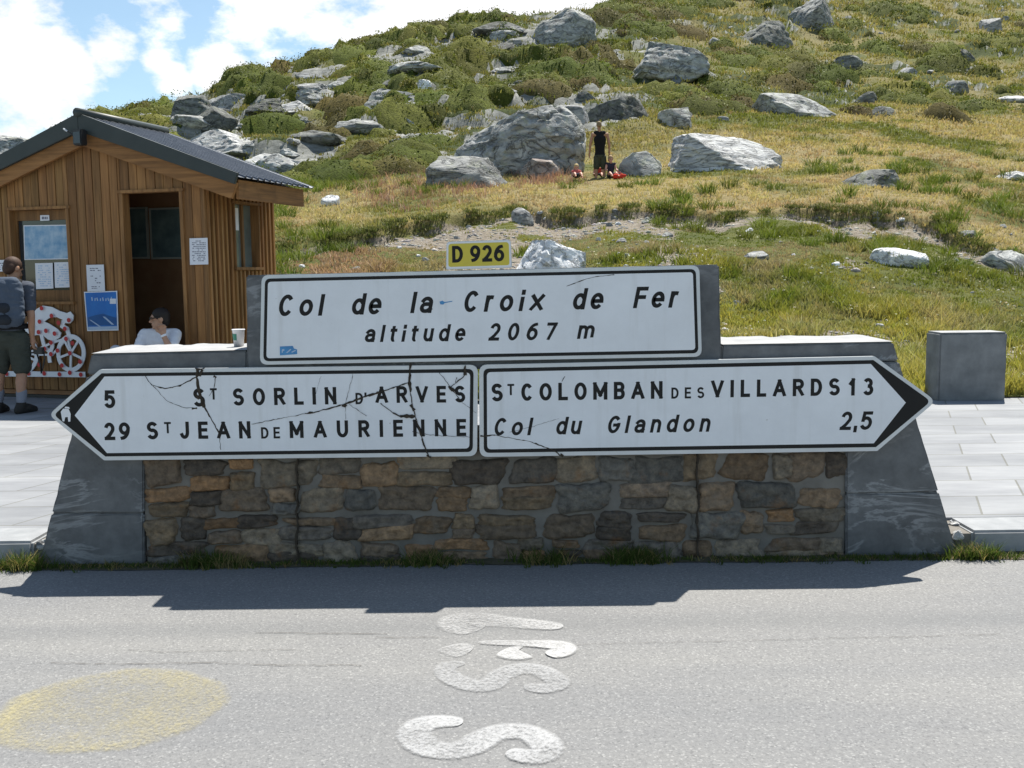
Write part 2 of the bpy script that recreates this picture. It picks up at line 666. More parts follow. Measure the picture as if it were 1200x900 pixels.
# ================================================================== TERRAIN
CRn = np.array(CR)
T_PX = np.array([-700, -300, 0, 60, 130, 240, 330, 450, 600, 750, 900, 1050, 1200, 1900.])
T_Y = np.array([10.8, 14.2, 15, 19, 24, 33, 45, 60, 80, 100, 140, 220.])
T_S = np.array([
    [470, 415, 375, 335, 305, 270, 235, 228, 230, 240, 250],
    [470, 412, 370, 325, 290, 250, 210, 205, 212, 225, 240],
    [470, 405, 355, 308, 272, 232, 176, 182, 196, 220, 250],
    [470, 400, 345, 300, 262, 222, 168, 172, 190, 220, 260],
    [470, 385, 332, 290, 248, 205, 139, 148, 172, 215, 260],
    [470, 360, 315, 277, 236, 195, 147, 101, 122, 180, 240],
    [470, 342, 301, 268, 224, 188, 140, 76, 82, 150, 230],
    [470, 345, 298, 256, 214, 175, 128, 68, 42, 80, 180],
    [470, 372, 302, 243, 207, 160, 118, 60, 11, 40, 150],
    [470, 374, 302, 242, 205, 158, 118, 68, 24, -4, 60],
    [470, 374, 304, 241, 201, 160, 128, 88, 52, -15, -60],
    [470, 378, 308, 243, 200, 161, 131, 96, 64, 2, -60],
    [470, 398, 325, 252, 205, 166, 136, 100, 70, 12, -55],
    [470, 410, 345, 285, 230, 190, 155, 120, 92, 40, -20]], float)
for _i, (_p, _d) in enumerate(((-700, 0), (-300, 0), (0, 2), (60, 4), (130, 9), (240, 10), (330, 9), (450, 8), (600, 5), (750, 2))):
    T_S[_i, 5:] += _d
T_S = np.insert(T_S, 1, 0, axis=1)
for _i, _p in enumerate(T_PX):
    _f = project(((_p - 600) / 1200 * 14.2, 14.2, .09))[1]
    _w = np.interp(_p, [200, 330, 460], [1.0, .6, 0.0])
    _g = np.interp(math.log(14.2), [math.log(10.8), math.log(15)], [470, T_S[_i, 2]])
    T_S[_i, 1] = _f * _w + _g * (1 - _w)
    T_S[_i, 0] = project(((_p - 600) / 1200 * 10.8, 10.8, .10))[1]
g_px = np.arange(-700, 1901, 20.0)
g_t = np.linspace(math.log(10.8), math.log(220), 160)


def _table():
    A = np.zeros((len(T_PX), len(g_t)))
    # flat ground maps to 1/Y in the picture, so interpolate screen height there in 1/Y-ish space
    for i in range(len(T_PX)):
        A[i] = np.interp(g_t, np.log(T_Y), T_S[i])
    B = np.zeros((len(g_px), len(g_t)))
    for j in range(len(g_t)):
        B[:, j] = np.interp(g_px, T_PX, A[:, j])
    for _ in range(2):
        P = np.pad(B, ((2, 2), (2, 2)), 'edge')
        B = sum(P[a:a + B.shape[0], b:b + B.shape[1]] for a in range(5) for b in range(5)) / 25.0
    return B


G_S = _table()


def s_lookup(px, Y):
    u = np.clip((np.asarray(px, float) - g_px[0]) / 20.0, 0, len(g_px) - 1.001)
    t = np.clip((np.log(np.asarray(Y, float)) - g_t[0]) / (g_t[1] - g_t[0]), 0, len(g_t) - 1.001)
    i, j = u.astype(int), t.astype(int)
    a, b = u - i, t - j
    return (G_S[i, j] * (1 - a) + G_S[i + 1, j] * a) * (1 - b) + (G_S[i, j + 1] * (1 - a) + G_S[i + 1, j + 1] * a) * b


def lip_Y(px):
    px = np.asarray(px, float)
    return (24.0 - 3.2 * sstep(960, 1230, px) - 3.4 * sstep(560, 330, px) - 1.5 * sstep(330, 200, px)
            + (fbm(px / 45., px * 0 + 2.2, 3, 5) - .5) * 2.4)


def masks(X, Y, px):
    """0..1 fields used for both the ground colour and the plants"""
    lip = lip_Y(px)
    bank = 1 - sstep(lip - .15, lip + .1, Y)
    d1 = fbm(X / 2.2, Y / 3.0, 4, 21)
    under = sstep(lip - 9.5, lip - 1.5, Y) * bank * sstep(470, 580, px)          # bare strip under the lip
    path = np.exp(-((Y - (12.6 + 1.2 * np.sin(X * .35))) / .9) ** 2) * sstep(4.6, 6.5, X)
    dirt = bank * np.clip(sstep(.50, .62, d1 + .25 * under) + .5 * path * sstep(.35, .55, d1), 0, 1)
    dirt = dirt * (1 - .7 * sstep(960, 1060, px) * (1 - path))
    dirt = np.clip(dirt + .9 * bank * sstep(lip - 1.6, lip - .5, Y) * sstep(.36, .5, fbm(X / 1.2, Y / 1.0, 3, 4)), 0, 1)
    up = sstep(36, 50, Y + 8 * (fbm(X / 9, Y / 9, 3, 31) - .5) + np.where(px < 560, 9, 0) * sstep(600, 480, px)
               - 14 * sstep(760, 900, px))
    sh = fbm(X / 4.6, Y / 6.2, 4, 41)
    left = sstep(880, 640, px)
    shrub = up * sstep(.50 - .07 * left, .55 - .07 * left, sh)
    rk = fbm(X / 3.4 + 9, Y / 4.4, 5, 51)
    rock = up * sstep(.585 - .095 * left, .63 - .08 * left, rk) * (.35 + .65 * left) * (1 - shrub)
    dry = (1 - bank) * (1 - sstep(.5, .68, fbm(X / 2.4, Y / 3.6, 4, 61))) * (1 - .38 * up - .25 * up * left)
    red = sstep(.56, .70, fbm(X / 2.6 + 4, Y / 3.4, 3, 71))
    return dict(bank=bank, dirt=dirt, up=up, shrub=shrub, rock=rock, dry=dry, red=red, left=left, lip=lip)


def terrain(px, Y, detail=True):
    px = np.asarray(px, float)
    Y = np.asarray(Y, float)
    s = s_lookup(px, Y)
    d = np.stack([(px - 600) / 1200, -(s - 450) / 1200, -np.ones_like(px)], -1) @ CRn.T
    k = Y / d[..., 1]
    X = d[..., 0] * k
    Z = 1.5 + d[..., 2] * k
    if detail:
        m = masks(X, Y, px)
        lip = m['lip']
        sh_ = 3.4 * sstep(420, 240, px)
        fade = sstep(11.0 + sh_, 13.5 + sh_, Y)
        Z = Z - (.10 + .26 * sstep(.3, .7, fbm(px / 60., px * 0 + 7.7, 3, 15))) * np.clip((Y - (lip - 2.6)) / 2.6, 0, 1) * (1 - sstep(lip - .12, lip + .1, Y)) * fade
        Z = Z + fade * (.10 * (fbm(X / .8, Y / .8, 3, 81) - .5) + .35 * (fbm(X / 3.1, Y / 3.1, 3, 91) - .5))
        far = sstep(36, 55, Y)
        h = fbm(X / 6.5, Y / 8.5, 4, 101) - .5
        Z = Z + far * 2.4 * h
        bl_ = 1 - 2 * np.abs(fbm(X / 2.6 + 3, Y / 3.2, 3, 171) - .5)
        Z = Z + m['shrub'] * far * .75 * (bl_ ** 3 - .35)
        # ledges: rock steps on the left shoulder of the hill
        st = 1.7
        w = Z / st + .6 * (fbm(X / 7, Y / 7, 3, 111) - .5)
        fr = w - np.floor(w)
        Z = Z + far * m['left'] * .55 * st * (sstep(.30, .72, fr) - fr)
        Z = Z + far * m['rock'] * .5 * (np.abs(fbm(X / 1.6, Y / 1.2, 4, 121) - .5) * 3 - .3)
    else:
        m = None
    return X, Z, m


def px_of(X, Y):
    px = 600 + 1200 * X / Y
    for _ in range(4):
        Xq, _, _ = terrain(px, Y, False)
        px = px + (X - Xq) * 1200 / Y
    return px


def on_hill(px, py, guess=None):
    """where the line of sight through a pixel meets the slope: the place a thing seen there must stand"""
    Ys = np.exp(np.linspace(math.log(10.9), math.log(160), 1500))
    X, Z, m = terrain(np.full_like(Ys, px), Ys)
    d = np.stack([X, Ys, Z - 1.5], -1) @ CRn
    sy = 450 - 1200 * d[:, 1] / -d[:, 2]
    hit = np.nonzero(sy <= py)[0]
    i = hit[0] if len(hit) else int(np.argmin(sy))
    return Vector((X[i], Ys[i], Z[i]))


def build_terrain():
    pxs = np.concatenate([np.arange(-700, 0, 14.), np.arange(0, 1200, 3.6), np.arange(1200, 1901, 14.)])
    Ys = np.concatenate([np.exp(np.linspace(math.log(10.8), math.log(19), 75))[:-1], np.linspace(19, 26, 95)[:-1],
                         np.exp(np.linspace(math.log(26), math.log(220), 300))])
    P, YY = np.meshgrid(pxs, Ys, indexing='ij')
    X, Z, m = terrain(P, YY)
    V = np.stack([X, YY, Z], -1).reshape(-1, 3)
    a, b = P.shape
    idx = np.arange(a * b).reshape(a, b)
    F = np.stack([idx[:-1, :-1], idx[1:, :-1], idx[1:, 1:], idx[:-1, 1:]], -1).reshape(-1, 4)
    o = big_mesh("hillside", V, F, None, None, True)
    for nm, arr in (('dirt', m['dirt']), ('rockiness', m['rock']), ('dry', m['dry']), ('shrubby', m['shrub']), ('bank', m['bank']), ('upper', m['up'])):
        at_ = o.data.attributes.new(nm, 'FLOAT', 'POINT')
        at_.data.foreach_set('value', arr.astype(np.float32).ravel())
    t = Mt("hill_turf")
    v = t.coord()
    f1 = t.noise(1.4, 6, .65, v)
    f2 = t.noise(7, 5, .7, v)
    green = t.ramp(f1, [(.3, (.055, .07, .017)), (.7, (.12, .122, .032))])
    tan = t.ramp(f2, [(.3, (.16, .125, .055)), (.7, (.28, .225, .11))])
    col = t.mix(t.math('MULTIPLY', t.attr('dry', 'Fac'), t.rng(f1, .25, .6, .5, 1)), green, tan)
    heath = t.ramp(f2, [(.3, (.022, .034, .009)), (.7, (.06, .075, .018))])
    col = t.mix(t.attr('shrubby', 'Fac'), col, heath)
    soil = t.ramp(t.noise(9, 6, .7, v), [(.25, (.10, .083, .062)), (.55, (.215, .185, .145)), (.75, (.36, .335, .29))])
    col = t.mix(t.rng(t.math('ADD', t.attr('dirt', 'Fac'), t.math('MULTIPLY', t.math('SUBTRACT', f2, .5), .9)), .38, .62), col, soil)
    peb = t.vor(16, 'F1', v)
    pm = t.math('MULTIPLY', t.rng(peb, .16, .22, 1, 0), t.math('MULTIPLY', t.attr('dirt', 'Fac'), t.rng(t.noise(2.2, 3), .42, .58)))
    col = t.mix(pm, col, (.42, .41, .38))
    stone = t.ramp(t.noise(1.6, 8, .68, t.coord(scale=(1, 1, 3))), [(.3, (.10, .103, .098)), (.5, (.21, .215, .20)), (.7, (.33, .33, .315))])
    rk = t.rng(t.math('ADD', t.attr('rockiness', 'Fac'), t.math('MULTIPLY', t.math('SUBTRACT', f2, .5), .8)), .35, .6)
    # bare rock also where the ledges stand too steep for turf
    g = N(t.n, 'ShaderNodeNewGeometry')
    sx = N(t.n, 'ShaderNodeSeparateXYZ')
    t.l.new(g.outputs['True Normal'], sx.inputs[0])
    steep = t.math('MULTIPLY', t.rng(sx.outputs[2], .60, .74, 1, 0), t.attr('upper', 'Fac'))
    col = t.mix(t.math('MAXIMUM', rk, t.math('MULTIPLY', steep, .9)), col, stone)
    t.bump(t.math('ADD', f2, t.noise(22, 5, .7, v)), .8, .05)
    o.data.materials.append(t.done(col, .95, .15))
    tag(o, kind='structure')
    return o


build_terrain()

# ================================================================== ROAD, KERBS, PAVING
WF = ground(600, 657).y            # front plane of the sign wall
KF = WF + .03
print("wall plane", WF)


def plane(name, pts, mat):
    return tag(MB().flat(pts).build(name, mat), kind='structure')


plane("ground", [(-1500, -900, -.3), (1500, -900, -.3), (1500, 1900, -.3), (-1500, 1900, -.3)],
      simple("far_turf", (.09, .09, .03), (.13, .11, .045), .5, .95, .1))
plane("road", [(-80, -30, 0), (80, -30, 0), (80, WF + .6, 0), (-80, WF + .6, 0)], M['asphalt'])


def slab(name, x0, x1, y0, y1, z0, z1, mat, bevel=0.0):
    return tag(MB().box((x0, y0, z0), (x1, y1, z1)).build(name, mat, bevel=bevel), kind='structure')


KZ = .125
slab("pavement", -30, 30, KF + .31, 11.15, -.1, KZ - .004, M['paving'])
slab("pavement", -30, -2.4, 11.1505, 14.6, -.1, KZ - .006, M['paving'])
xl = at(36, 640, WF).x
xr = at(1142, 630, WF).x
# kerb stones of about a metre, either side of the wall
for side in (-1, 1):
    x = xl if side < 0 else xr
    mb = MB()
    for i in range(14):
        L = random.uniform(.85, 1.15)
        a, b = (x, x + L) if side > 0 else (x - L, x)
        mb.box((a + .004, KF + random.uniform(-.006, .006), -.05), (b - .004, KF + .306, KZ + random.uniform(-.003, .003)))
        x = b if side > 0 else a
    tag(mb.build("kerb", M['kerb'], bevel=.014), kind='structure')
slab("paving_bed", -2.6, 2.9, KF + .02, KF + .3095, -.05, KZ - .02, M['mortar'])


# ------------------------------------------------------------------ old paint on the road
def worn(name, c, amt_lo, amt_hi, sc=2.0, edge=None):
    m = Mt(name)
    v = m.coord()
    n = m.noise(sc, 4, .6, v)
    g = m.noise(70, 5, .8, v)
    a = m.rng(m.math('ADD', m.math('MULTIPLY', n, .8), m.math('MULTIPLY', g, .9)), amt_lo, amt_hi)
    if edge is not None:
        a = m.math('MULTIPLY', a, m.rng(m.math('ADD', m.attr('tint', 'Fac'), m.math('MULTIPLY', m.math('SUBTRACT', g, .5), edge)), .0, 1.0, 0, 1, False))
    m.done(c, .8, .3)
    tr = N(m.n, 'ShaderNodeBsdfTransparent')
    mx = N(m.n, 'ShaderNodeMixShader')
    m.l.new(a, mx.inputs[0])
    m.l.new(tr.outputs[0], mx.inputs[1])
    m.l.new(m.b.outputs[0], mx.inputs[2])
    m.l.new(mx.outputs[0], m.out.inputs['Surface'])
    return m.m


def smooth_path(pts, n=8):
    P = [Vector(p) for p in pts]
    out = []
    for i in range(len(P) - 1):
        p0, p1, p2, p3 = P[max(i - 1, 0)], P[i], P[i + 1], P[min(i + 2, len(P) - 1)]
        for k in range(n):
            t = k / n
            out.append(.5 * ((2 * p1) + (p2 - p0) * t + (2 * p0 - 5 * p1 + 4 * p2 - p3) * t * t + (3 * p1 - p0 - 3 * p2 + p3) * t ** 3))
    out.append(P[-1])
    return out


def brush(mb, pix, hw, z, taper=True):
    """a round-ended stroke of paint on the ground, hw half width in metres (number or list)"""
    P = [ground(x, y) for x, y in pix]
    hws = hw if isinstance(hw, list) else [hw] * len(P)
    Q = smooth_path([(p.x, p.y, h) for p, h in zip(P, hws)], 10)
    rows = [[], [], [], []]
    for i, q in enumerate(Q):
        t = Q[min(i + 1, len(Q) - 1)] - Q[max(i - 1, 0)]
        t.z = 0
        t.normalize()
        nrm = Vector((-t.y, t.x, 0))
        e = min(i, len(Q) - 1 - i) / 6.0
        w = q.z * (min(1, math.sqrt(max(0.02, e * (2 - e)))) if e < 1 and taper else 1)
        w *= 1 + .10 * (float(fbm(q.x * 9, q.y * 9, 3, 5)) - .5)
        c = Vector((q.x, q.y, z + i * 1e-5))
        for r_, f_ in zip(rows, (1.08, .80, -.80, -1.08)):
            r_.append(c + nrm * w * f_)
    n = len(Q)
    for a_, b_, ca, cb in ((0, 1, 0, 1), (1, 2, 1, 1), (2, 3, 1, 0)):
        k0 = len(mb.v)
        mb.v += [tuple(p) for p in rows[a_] + rows[b_]]
        mb.c += [(ca,) * 3] * n + [(cb,) * 3] * n
        mb.f += [(k0 + i, k0 + i + 1, k0 + n + i + 1, k0 + n + i) for i in range(n - 1)]


def z7(pts):
    return [(420 + .25 * x, 690 + .25 * y) for x, y in pts]


def paint(name, strokes, mat, label, group=None):
    mb = MB()
    for k, (pts, hw) in enumerate(strokes):
        brush(mb, z7(pts), hw, .004 + .0006 * k)
    return tag(mb.build(name, mat), label, "road marking", group)


pw = worn("worn_white_paint", (.345, .348, .352), .55, 1.05, 2.0, .8)
pf = worn("faded_white_paint", (.345, .348, .352), .55, 1.15, 2.0, .8)
pf2 = worn("very_faded_white_paint", (.40, .40, .40), .50, 1.1, 2.0, .8)
G = "letters painted on the road"
paint("painted_letter", [([(488, 634), (400, 625), (300, 640), (262, 690), (320, 745), (430, 765), (530, 740), (610, 695),
                           (700, 672), (800, 682), (880, 735), (862, 785), (780, 788), (700, 765)], [.034, .048, .056, .059, .059, .057, .059, .059, .058, .057, .055, .051, .046, .033])],
      pw, "bold white letter painted on the road, the nearest one to the bottom edge", G)
paint("painted_letter", [([(500, 352), (425, 362), (408, 392), (450, 428), (540, 458), (620, 452), (680, 405), (760, 378),
                           (850, 388), (920, 425), (930, 455), (860, 472), (780, 458)], [.022, .04, .045, .05, .052, .052, .055, .054, .052, .05, .045, .042, .03])],
      pf, "smaller faded white letter on the road, just beyond the boldest one", G)
paint("painted_letter", [([(430, 268), (470, 290), (520, 300)], .07), ([(680, 290), (740, 305), (770, 300)], .075),
                         ([(560, 255), (700, 258), (840, 262), (950, 272), (960, 296), (890, 318)], [.02, .03, .04, .05, .05, .05])],
      pf2, "worn patchy white mark on the road, second from the wall shadow", G)
paint("painted_letter", [([(560, 200), (500, 180), (490, 160), (560, 148), (680, 158), (820, 170), (960, 182)], [.08, .10, .11, .09, .07, .06, .045])],
      pf2, "thin faded white stroke on the road, nearest to the wall shadow", G)


def yellow_disc():
    mb = MB()
    c = ground(128, 834)
    ex = ground(262, 834).x - c.x
    ey = (ground(128, 784).y - ground(128, 886).y) / 2
    c.y = (ground(128, 784).y + ground(128, 886).y) / 2
    vs, cs = [], []
    rings, n = 14, 96
    for i in range(rings + 1):
        for k in range(n):
            a = 2 * math.pi * k / n
            r = i / rings * (1 + .02 * math.sin(5 * a) + .015 * math.sin(11 * a + 1))
            vs.append((c.x + ex * r * math.cos(a), c.y + ey * r * math.sin(a), .004))
            front = max(0, -math.sin(a)) * .7 + .3
            e = .55 + .38 * max(0, 1 - abs(i / rings - .86) / .14) * front
            e = 0.0 if i == rings else e
            cs.append((e, e, e))
    fs = [(i * n + k, i * n + (k + 1) % n, (i + 1) * n + (k + 1) % n, (i + 1) * n + k) for i in range(rings) for k in range(n)]
    mb.v, mb.f, mb.c = [tuple(v) for v in vs], fs, cs
    tag(mb.build("painted_disc", worn("worn_yellow_paint", (.41, .36, .19), .58, 1.28, 3.0, .9)),
        "faded round yellow patch of paint on the grey road", "road marking")


yellow_disc()


def road_cracks():
    mb = MB()
    for pts, w in (([(60, 778), (170, 779), (240, 777), (330, 781), (430, 780)], .0018), ([(150, 762), (190, 765), (300, 762), (360, 763)], .0012),
                   ([(440, 748), (520, 748)], .002), ([(300, 742), (460, 744)], .002), ([(640, 757), (1180, 744)], .0012)):
        Q = []
        for (x0, y0), (x1, y1) in zip(pts[:-1], pts[1:]):
            n = max(2, int((x1 - x0) / 6))
            Q += [(x0 + (x1 - x0) * k / n, y0 + (y1 - y0) * k / n + random.uniform(-.7, .7)) for k in range(n)]
        P = [ground(*q) for q in Q]
        L = [(p.x, p.y + w * random.uniform(.1, 1.2), .004) for p in P]
        B = [(p.x, p.y - w * random.uniform(.1, 1.2), .004) for p in P]
        n = len(P)
        mb.add(L + B, [(i, i + 1, n + i + 1, n + i) for i in range(n - 1)])
    tag(mb.build("road_cracks", M['crack']), kind='structure')


road_cracks()

# ================================================================== THE SIGN WALL
TH = .53


def wp(px, py, dy=0.0):
    return at(px, py, WF + dy)


wall = empty("stone_wall", (wp(600, 657).x, WF, 0),
             "low wall of mixed brown stones with sloping grey slate ends carrying the road signs", "wall")


def roughen(o, amp=.005, cuts=.035):
    """worn faces and nicked edges for a dressed stone"""
    bm = bmesh.new()
    bm.from_mesh(o.data)
    bmesh.ops.triangulate(bm, faces=bm.faces)
    for _ in range(6):
        es = [e for e in bm.edges if e.calc_length() > cuts * 1.5]
        if not es or len(bm.faces) > 60000:
            break
        bmesh.ops.subdivide_edges(bm, edges=es, cuts=1, use_grid_fill=False)
        bmesh.ops.triangulate(bm, faces=[f for f in bm.faces if len(f.verts) > 3])
    bm.normal_update()
    P = np.array([v.co[:] for v in bm.verts]) + np.array(o.parent.location if o.parent else (0, 0, 0))
    n = noise3(P, 9.0, 7, 4) - .5
    e = noise3(P, 17.0, 3, 3)
    for v, a, b in zip(bm.verts, n, e):
        sharp = max([ed.calc_face_angle(0) for ed in v.link_edges if len(ed.link_faces) == 2] + [0])
        k = amp * 1.6 * a
        if sharp > .35:
            k -= amp * 4.5 * max(0, b - .52)
        v.co += v.normal * k
    bm.to_mesh(o.data)
    bm.free()
    o.data.shade_smooth()
    o.data.set_sharp_from_angle(angle=R(38))
    return o


def block(name, pix, mat, depth=TH, dy=0.0, bevel=.008):
    pts = [wp(x, y, dy) for x, y in pix]
    return roughen(MB().prism(pts, (0, depth, 0)).build(name, mat, wall, bevel=bevel))


# sloping slate ends, two blocks each
LB = [(wp(107, 415).x, wp(107, 415).z), (wp(45, 661).x, -.05)]


def edge_l(y):      # outline of the left end at picture row y
    return 107 + (45 - 107) * (y - 415) / (661 - 415)


def edge_r(y):
    return 1047 + (1124 - 1047) * (y - 401) / (655 - 401)


block("end_stone", [(edge_l(602), 602), (168.5, 602), (168.5, 672), (edge_l(668) - 1, 672)], M['slate'])
block("end_stone", [(edge_l(441), 441), (168.5, 441), (168.5, 601.4), (edge_l(601.4), 601.4)], M['slate'])
block("end_stone", [(991.5, 579), (edge_r(577), 577), (edge_r(668), 668), (991.5, 668)], M['slate'])
block("end_stone", [(991.5, 426), (edge_r(424), 424), (edge_r(576.4), 576.4), (991.5, 578.4)], M['slate'])
block("capping_slab", [(107, 415), (edge_l(439.5), 439.5), (289.5, 436.5), (289.5, 410.8)], M['slate'], TH, -.003)
block("capping_slab", [(846.5, 404.5), (845, 426), (edge_r(423), 423), (1047, 401)], M['slate'], TH, -.003)
# raised slate behind the name sign
block("raised_slab", [(288, 322.5), (289.2, 438), (845.5, 427), (843, 310)], M['slate'], .30, -.006)


def cap_tops():
    """paler upper faces of the two capping slabs, with chipped rear edges"""
    for (a, b, y0, y1) in ((107, 289, 415, 410.8), (847, 1047, 404.5, 401)):
        mb = MB()
        A, B = wp(a, y0), wp(b, y1)
        n = 22
        fr = [A.lerp(B, k / n) + Vector((0, .002, .0035)) for k in range(n + 1)]
        bk = [p + Vector((0, TH - .03 - .05 * vnoise(k * .8, 3.3, 5) ** 1.0, .012 * vnoise(k * .9, 1.1, 8))) for k, p in enumerate(fr)]
        vs = fr + bk
        mb.add(vs, [(i, i + 1, n + 2 + i, n + 1 + i) for i in range(n)])
        mb.build("slab_top", M['cap_top'], wall)


cap_tops()

# ---- rubble masonry: every stone modelled as a bulging lump in a mortar bed
STONE_COLS = [(.33, .215, .125), (.26, .18, .115), (.085, .068, .056), (.17, .15, .13), (.24, .205, .165), (.165, .16, .145), (.28, .16, .08),
              (.30, .245, .18), (.12, .10, .085), (.22, .16, .10), (.15, .148, .138), (.25, .21, .16), (.24, .18, .13), (.19, .145, .105), (.34, .19, .09)]


def m_masonry():
    m = Mt("rubble_stone")
    v = m.coord()
    c = m.attr()
    n = m.noise(22, 7, .7, v)
    c2 = m.mix(1.0, c, m.ramp(n, [(.25, (.38, .38, .40)), (.5, (1.0, 1.0, 1.0)), (.75, (1.75, 1.66, 1.52))]), 'MULTIPLY')
    rust = m.rng(m.noise(6, 5, .65, v), .56, .72)
    c2 = m.mix(m.math('MULTIPLY', rust, .5), c2, (.26, .125, .045))
    gr = m.rng(m.noise(4.5, 5, .65, m.coord(loc=(3, 7, 1))), .55, .75)
    c2 = m.mix(m.math('MULTIPLY', gr, .55), c2, (.22, .195, .16))
    m.bump(n, 1.0, .022)
    return m.done(c2, .92, .2)


def masonry():
    x0, x1 = wp(168, 600).x, wp(992, 600).x
    zb, zt = -.03, wp(600, 520).z
    mb = MB()
    rr = random.Random(5)
    z = zb
    rows = []
    while z < zt + .02:
        h = rr.uniform(.085, .165)
        rows.append((z, h))
        z += h
    feat = []
    for (z, h) in rows:
        x = x0
        while x < x1 - .02:
            w = rr.uniform(.11, .30) * (1.1 if h > .11 else .85)
            if x1 - (x + w) < .1:
                w = x1 - x
            # a cell may be one stone or two thin ones on top of each other
            if h > .115 and rr.random() < .38:
                k = rr.uniform(.4, .62)
                cells = [(x, z, w, h * k), (x, z + h * k, w, h * (1 - k))]
            else:
                cells = [(x, z, w, h)]
            for c in cells:
                feat.append(c)
            x += w
    for (x, z, w, h) in feat:
        cx, cz = x + w / 2 + rr.uniform(-.012, .012), z + h / 2 + rr.uniform(-.012, .012)
        a, b = w / 2 + rr.uniform(.002, .030), h / 2 + rr.uniform(.0, .020)
        if a < .02 or b < .012:
            continue
        col = rr.choice(STONE_COLS)
        k = rr.uniform(.64, 1.04)
        mb.color(tuple(k * (.78 * c + .22 * g_) for c, g_ in zip(col, (.205, .17, .13))))
        nr, nt = 9, 40
        bulge = rr.uniform(.004, .022)
        tilt = rr.uniform(-.09, .09)
        sd = rr.randint(0, 999)
        # an angular outline: a jittered polygon, its corners knocked off
        cor = [(-1, -1), (1, -1), (1, 1), (-1, 1)]
        if rr.random() < .6:
            cor.insert(rr.choice((1, 3)), (rr.uniform(-.4, .4), rr.choice((-1, 1))))
        cor = [(x_ * rr.uniform(.70, 1.08), y_ * rr.uniform(.62, 1.08)) for x_, y_ in cor]
        cor.sort(key=lambda q: math.atan2(q[1], q[0]))
        nt = 40

        def rad(t):
            d = Vector((math.cos(t), math.sin(t)))
            best = 1.3
            for i_ in range(len(cor)):
                A_, B_ = Vector(cor[i_]), Vector(cor[(i_ + 1) % len(cor)])
                e_ = B_ - A_
                den = d.x * e_.y - d.y * e_.x
                if abs(den) < 1e-6:
                    continue
                k_ = (A_.x * e_.y - A_.y * e_.x) / den
                u_ = (A_.x * d.y - A_.y * d.x) / den
                if k_ > 0 and -.01 <= u_ <= 1.01:
                    best = min(best, k_)
            return best
        R0 = [rad(2 * math.pi * q / nt) for q in range(nt)]
        R1 = [.25 * R0[q - 1] + .5 * R0[q] + .25 * R0[(q + 1) % nt] for q in range(nt)]
        vs = []
        for i in range(nr + 1):
            r = i / nr
            for q in range(nt):
                t = 2 * math.pi * q / nt
                ct, st_ = math.cos(t), math.sin(t)
                sr = R1[q] * (1 + .42 * (float(fbm(ct * 2.6 + sd, st_ * 2.6, 4, sd)) - .5))
                px_, pz_ = ct * sr * a * r, st_ * sr * b * r
                px_, pz_ = px_ - pz_ * tilt, pz_ + px_ * tilt * .6
                dep = bulge * (1 - r ** 9) + .034 * (float(fbm(px_ * 16 + sd, pz_ * 28, 4, sd)) - .5) * (1 - r ** 4) - .026 * (r ** 10)
                vs.append((cx + px_, WF + .012 - dep, cz + pz_))
        fs = [(i * nt + q, i * nt + (q + 1) % nt, (i + 1) * nt + (q + 1) % nt, (i + 1) * nt + q) for i in range(nr) for q in range(nt)]
        mb.add(vs, fs)
    mb.build("rubble_stonework", m_masonry(), wall, smooth=True)
    # mortar bed behind, uneven, standing almost flush with the stones
    nx, nz = 300, 50
    vs = []
    for i in range(nx + 1):
        for j in range(nz + 1):
            X = x0 + .001 + (x1 - x0 - .002) * i / nx
            Zz = zb + (zt - zb) * j / nz
            vs.append((X, WF + .029 - .014 * float(fbm(X * 9, Zz * 11, 4, 77)), Zz))
    fs = [(i * (nz + 1) + j, (i + 1) * (nz + 1) + j, (i + 1) * (nz + 1) + j + 1, i * (nz + 1) + j + 1) for i in range(nx) for j in range(nz)]
    MB().add(vs, fs).build("mortar_bed", M['mortar'], wall, smooth=True)
    MB().box((x0 + .003, WF + .04, zb), (x1 - .003, WF + TH - .02, zt)).build("wall_core", M['mortar'], wall)
    # open vertical movement joints
    for px in (348, 818):
        P = [wp(px + random.uniform(-1.4, 1.4), y, -.012) for y in range(530, 662, 7)]
        mb = MB()
        for p, q in zip(P[:-1], P[1:]):
            w0, w1 = random.uniform(.002, .007), random.uniform(.002, .007)
            mb.prism([p - Vector((w0, 0, 0)), p + Vector((w0, 0, 0)), q + Vector((w1, 0, 0)), q - Vector((w1, 0, 0))], (0, .03, 0))
        mb.build("open_joint", M['crack'], wall)


masonry()


# ================================================================== LETTERING
def arc(cx, cy, rx, ry, a0, a1, n=None):
    n = n or max(4, int(abs(a1 - a0) / 12))
    return [(cx + rx * math.cos(R(a0 + (a1 - a0) * k / n)), cy + ry * math.sin(R(a0 + (a1 - a0) * k / n))) for k in range(n + 1)]


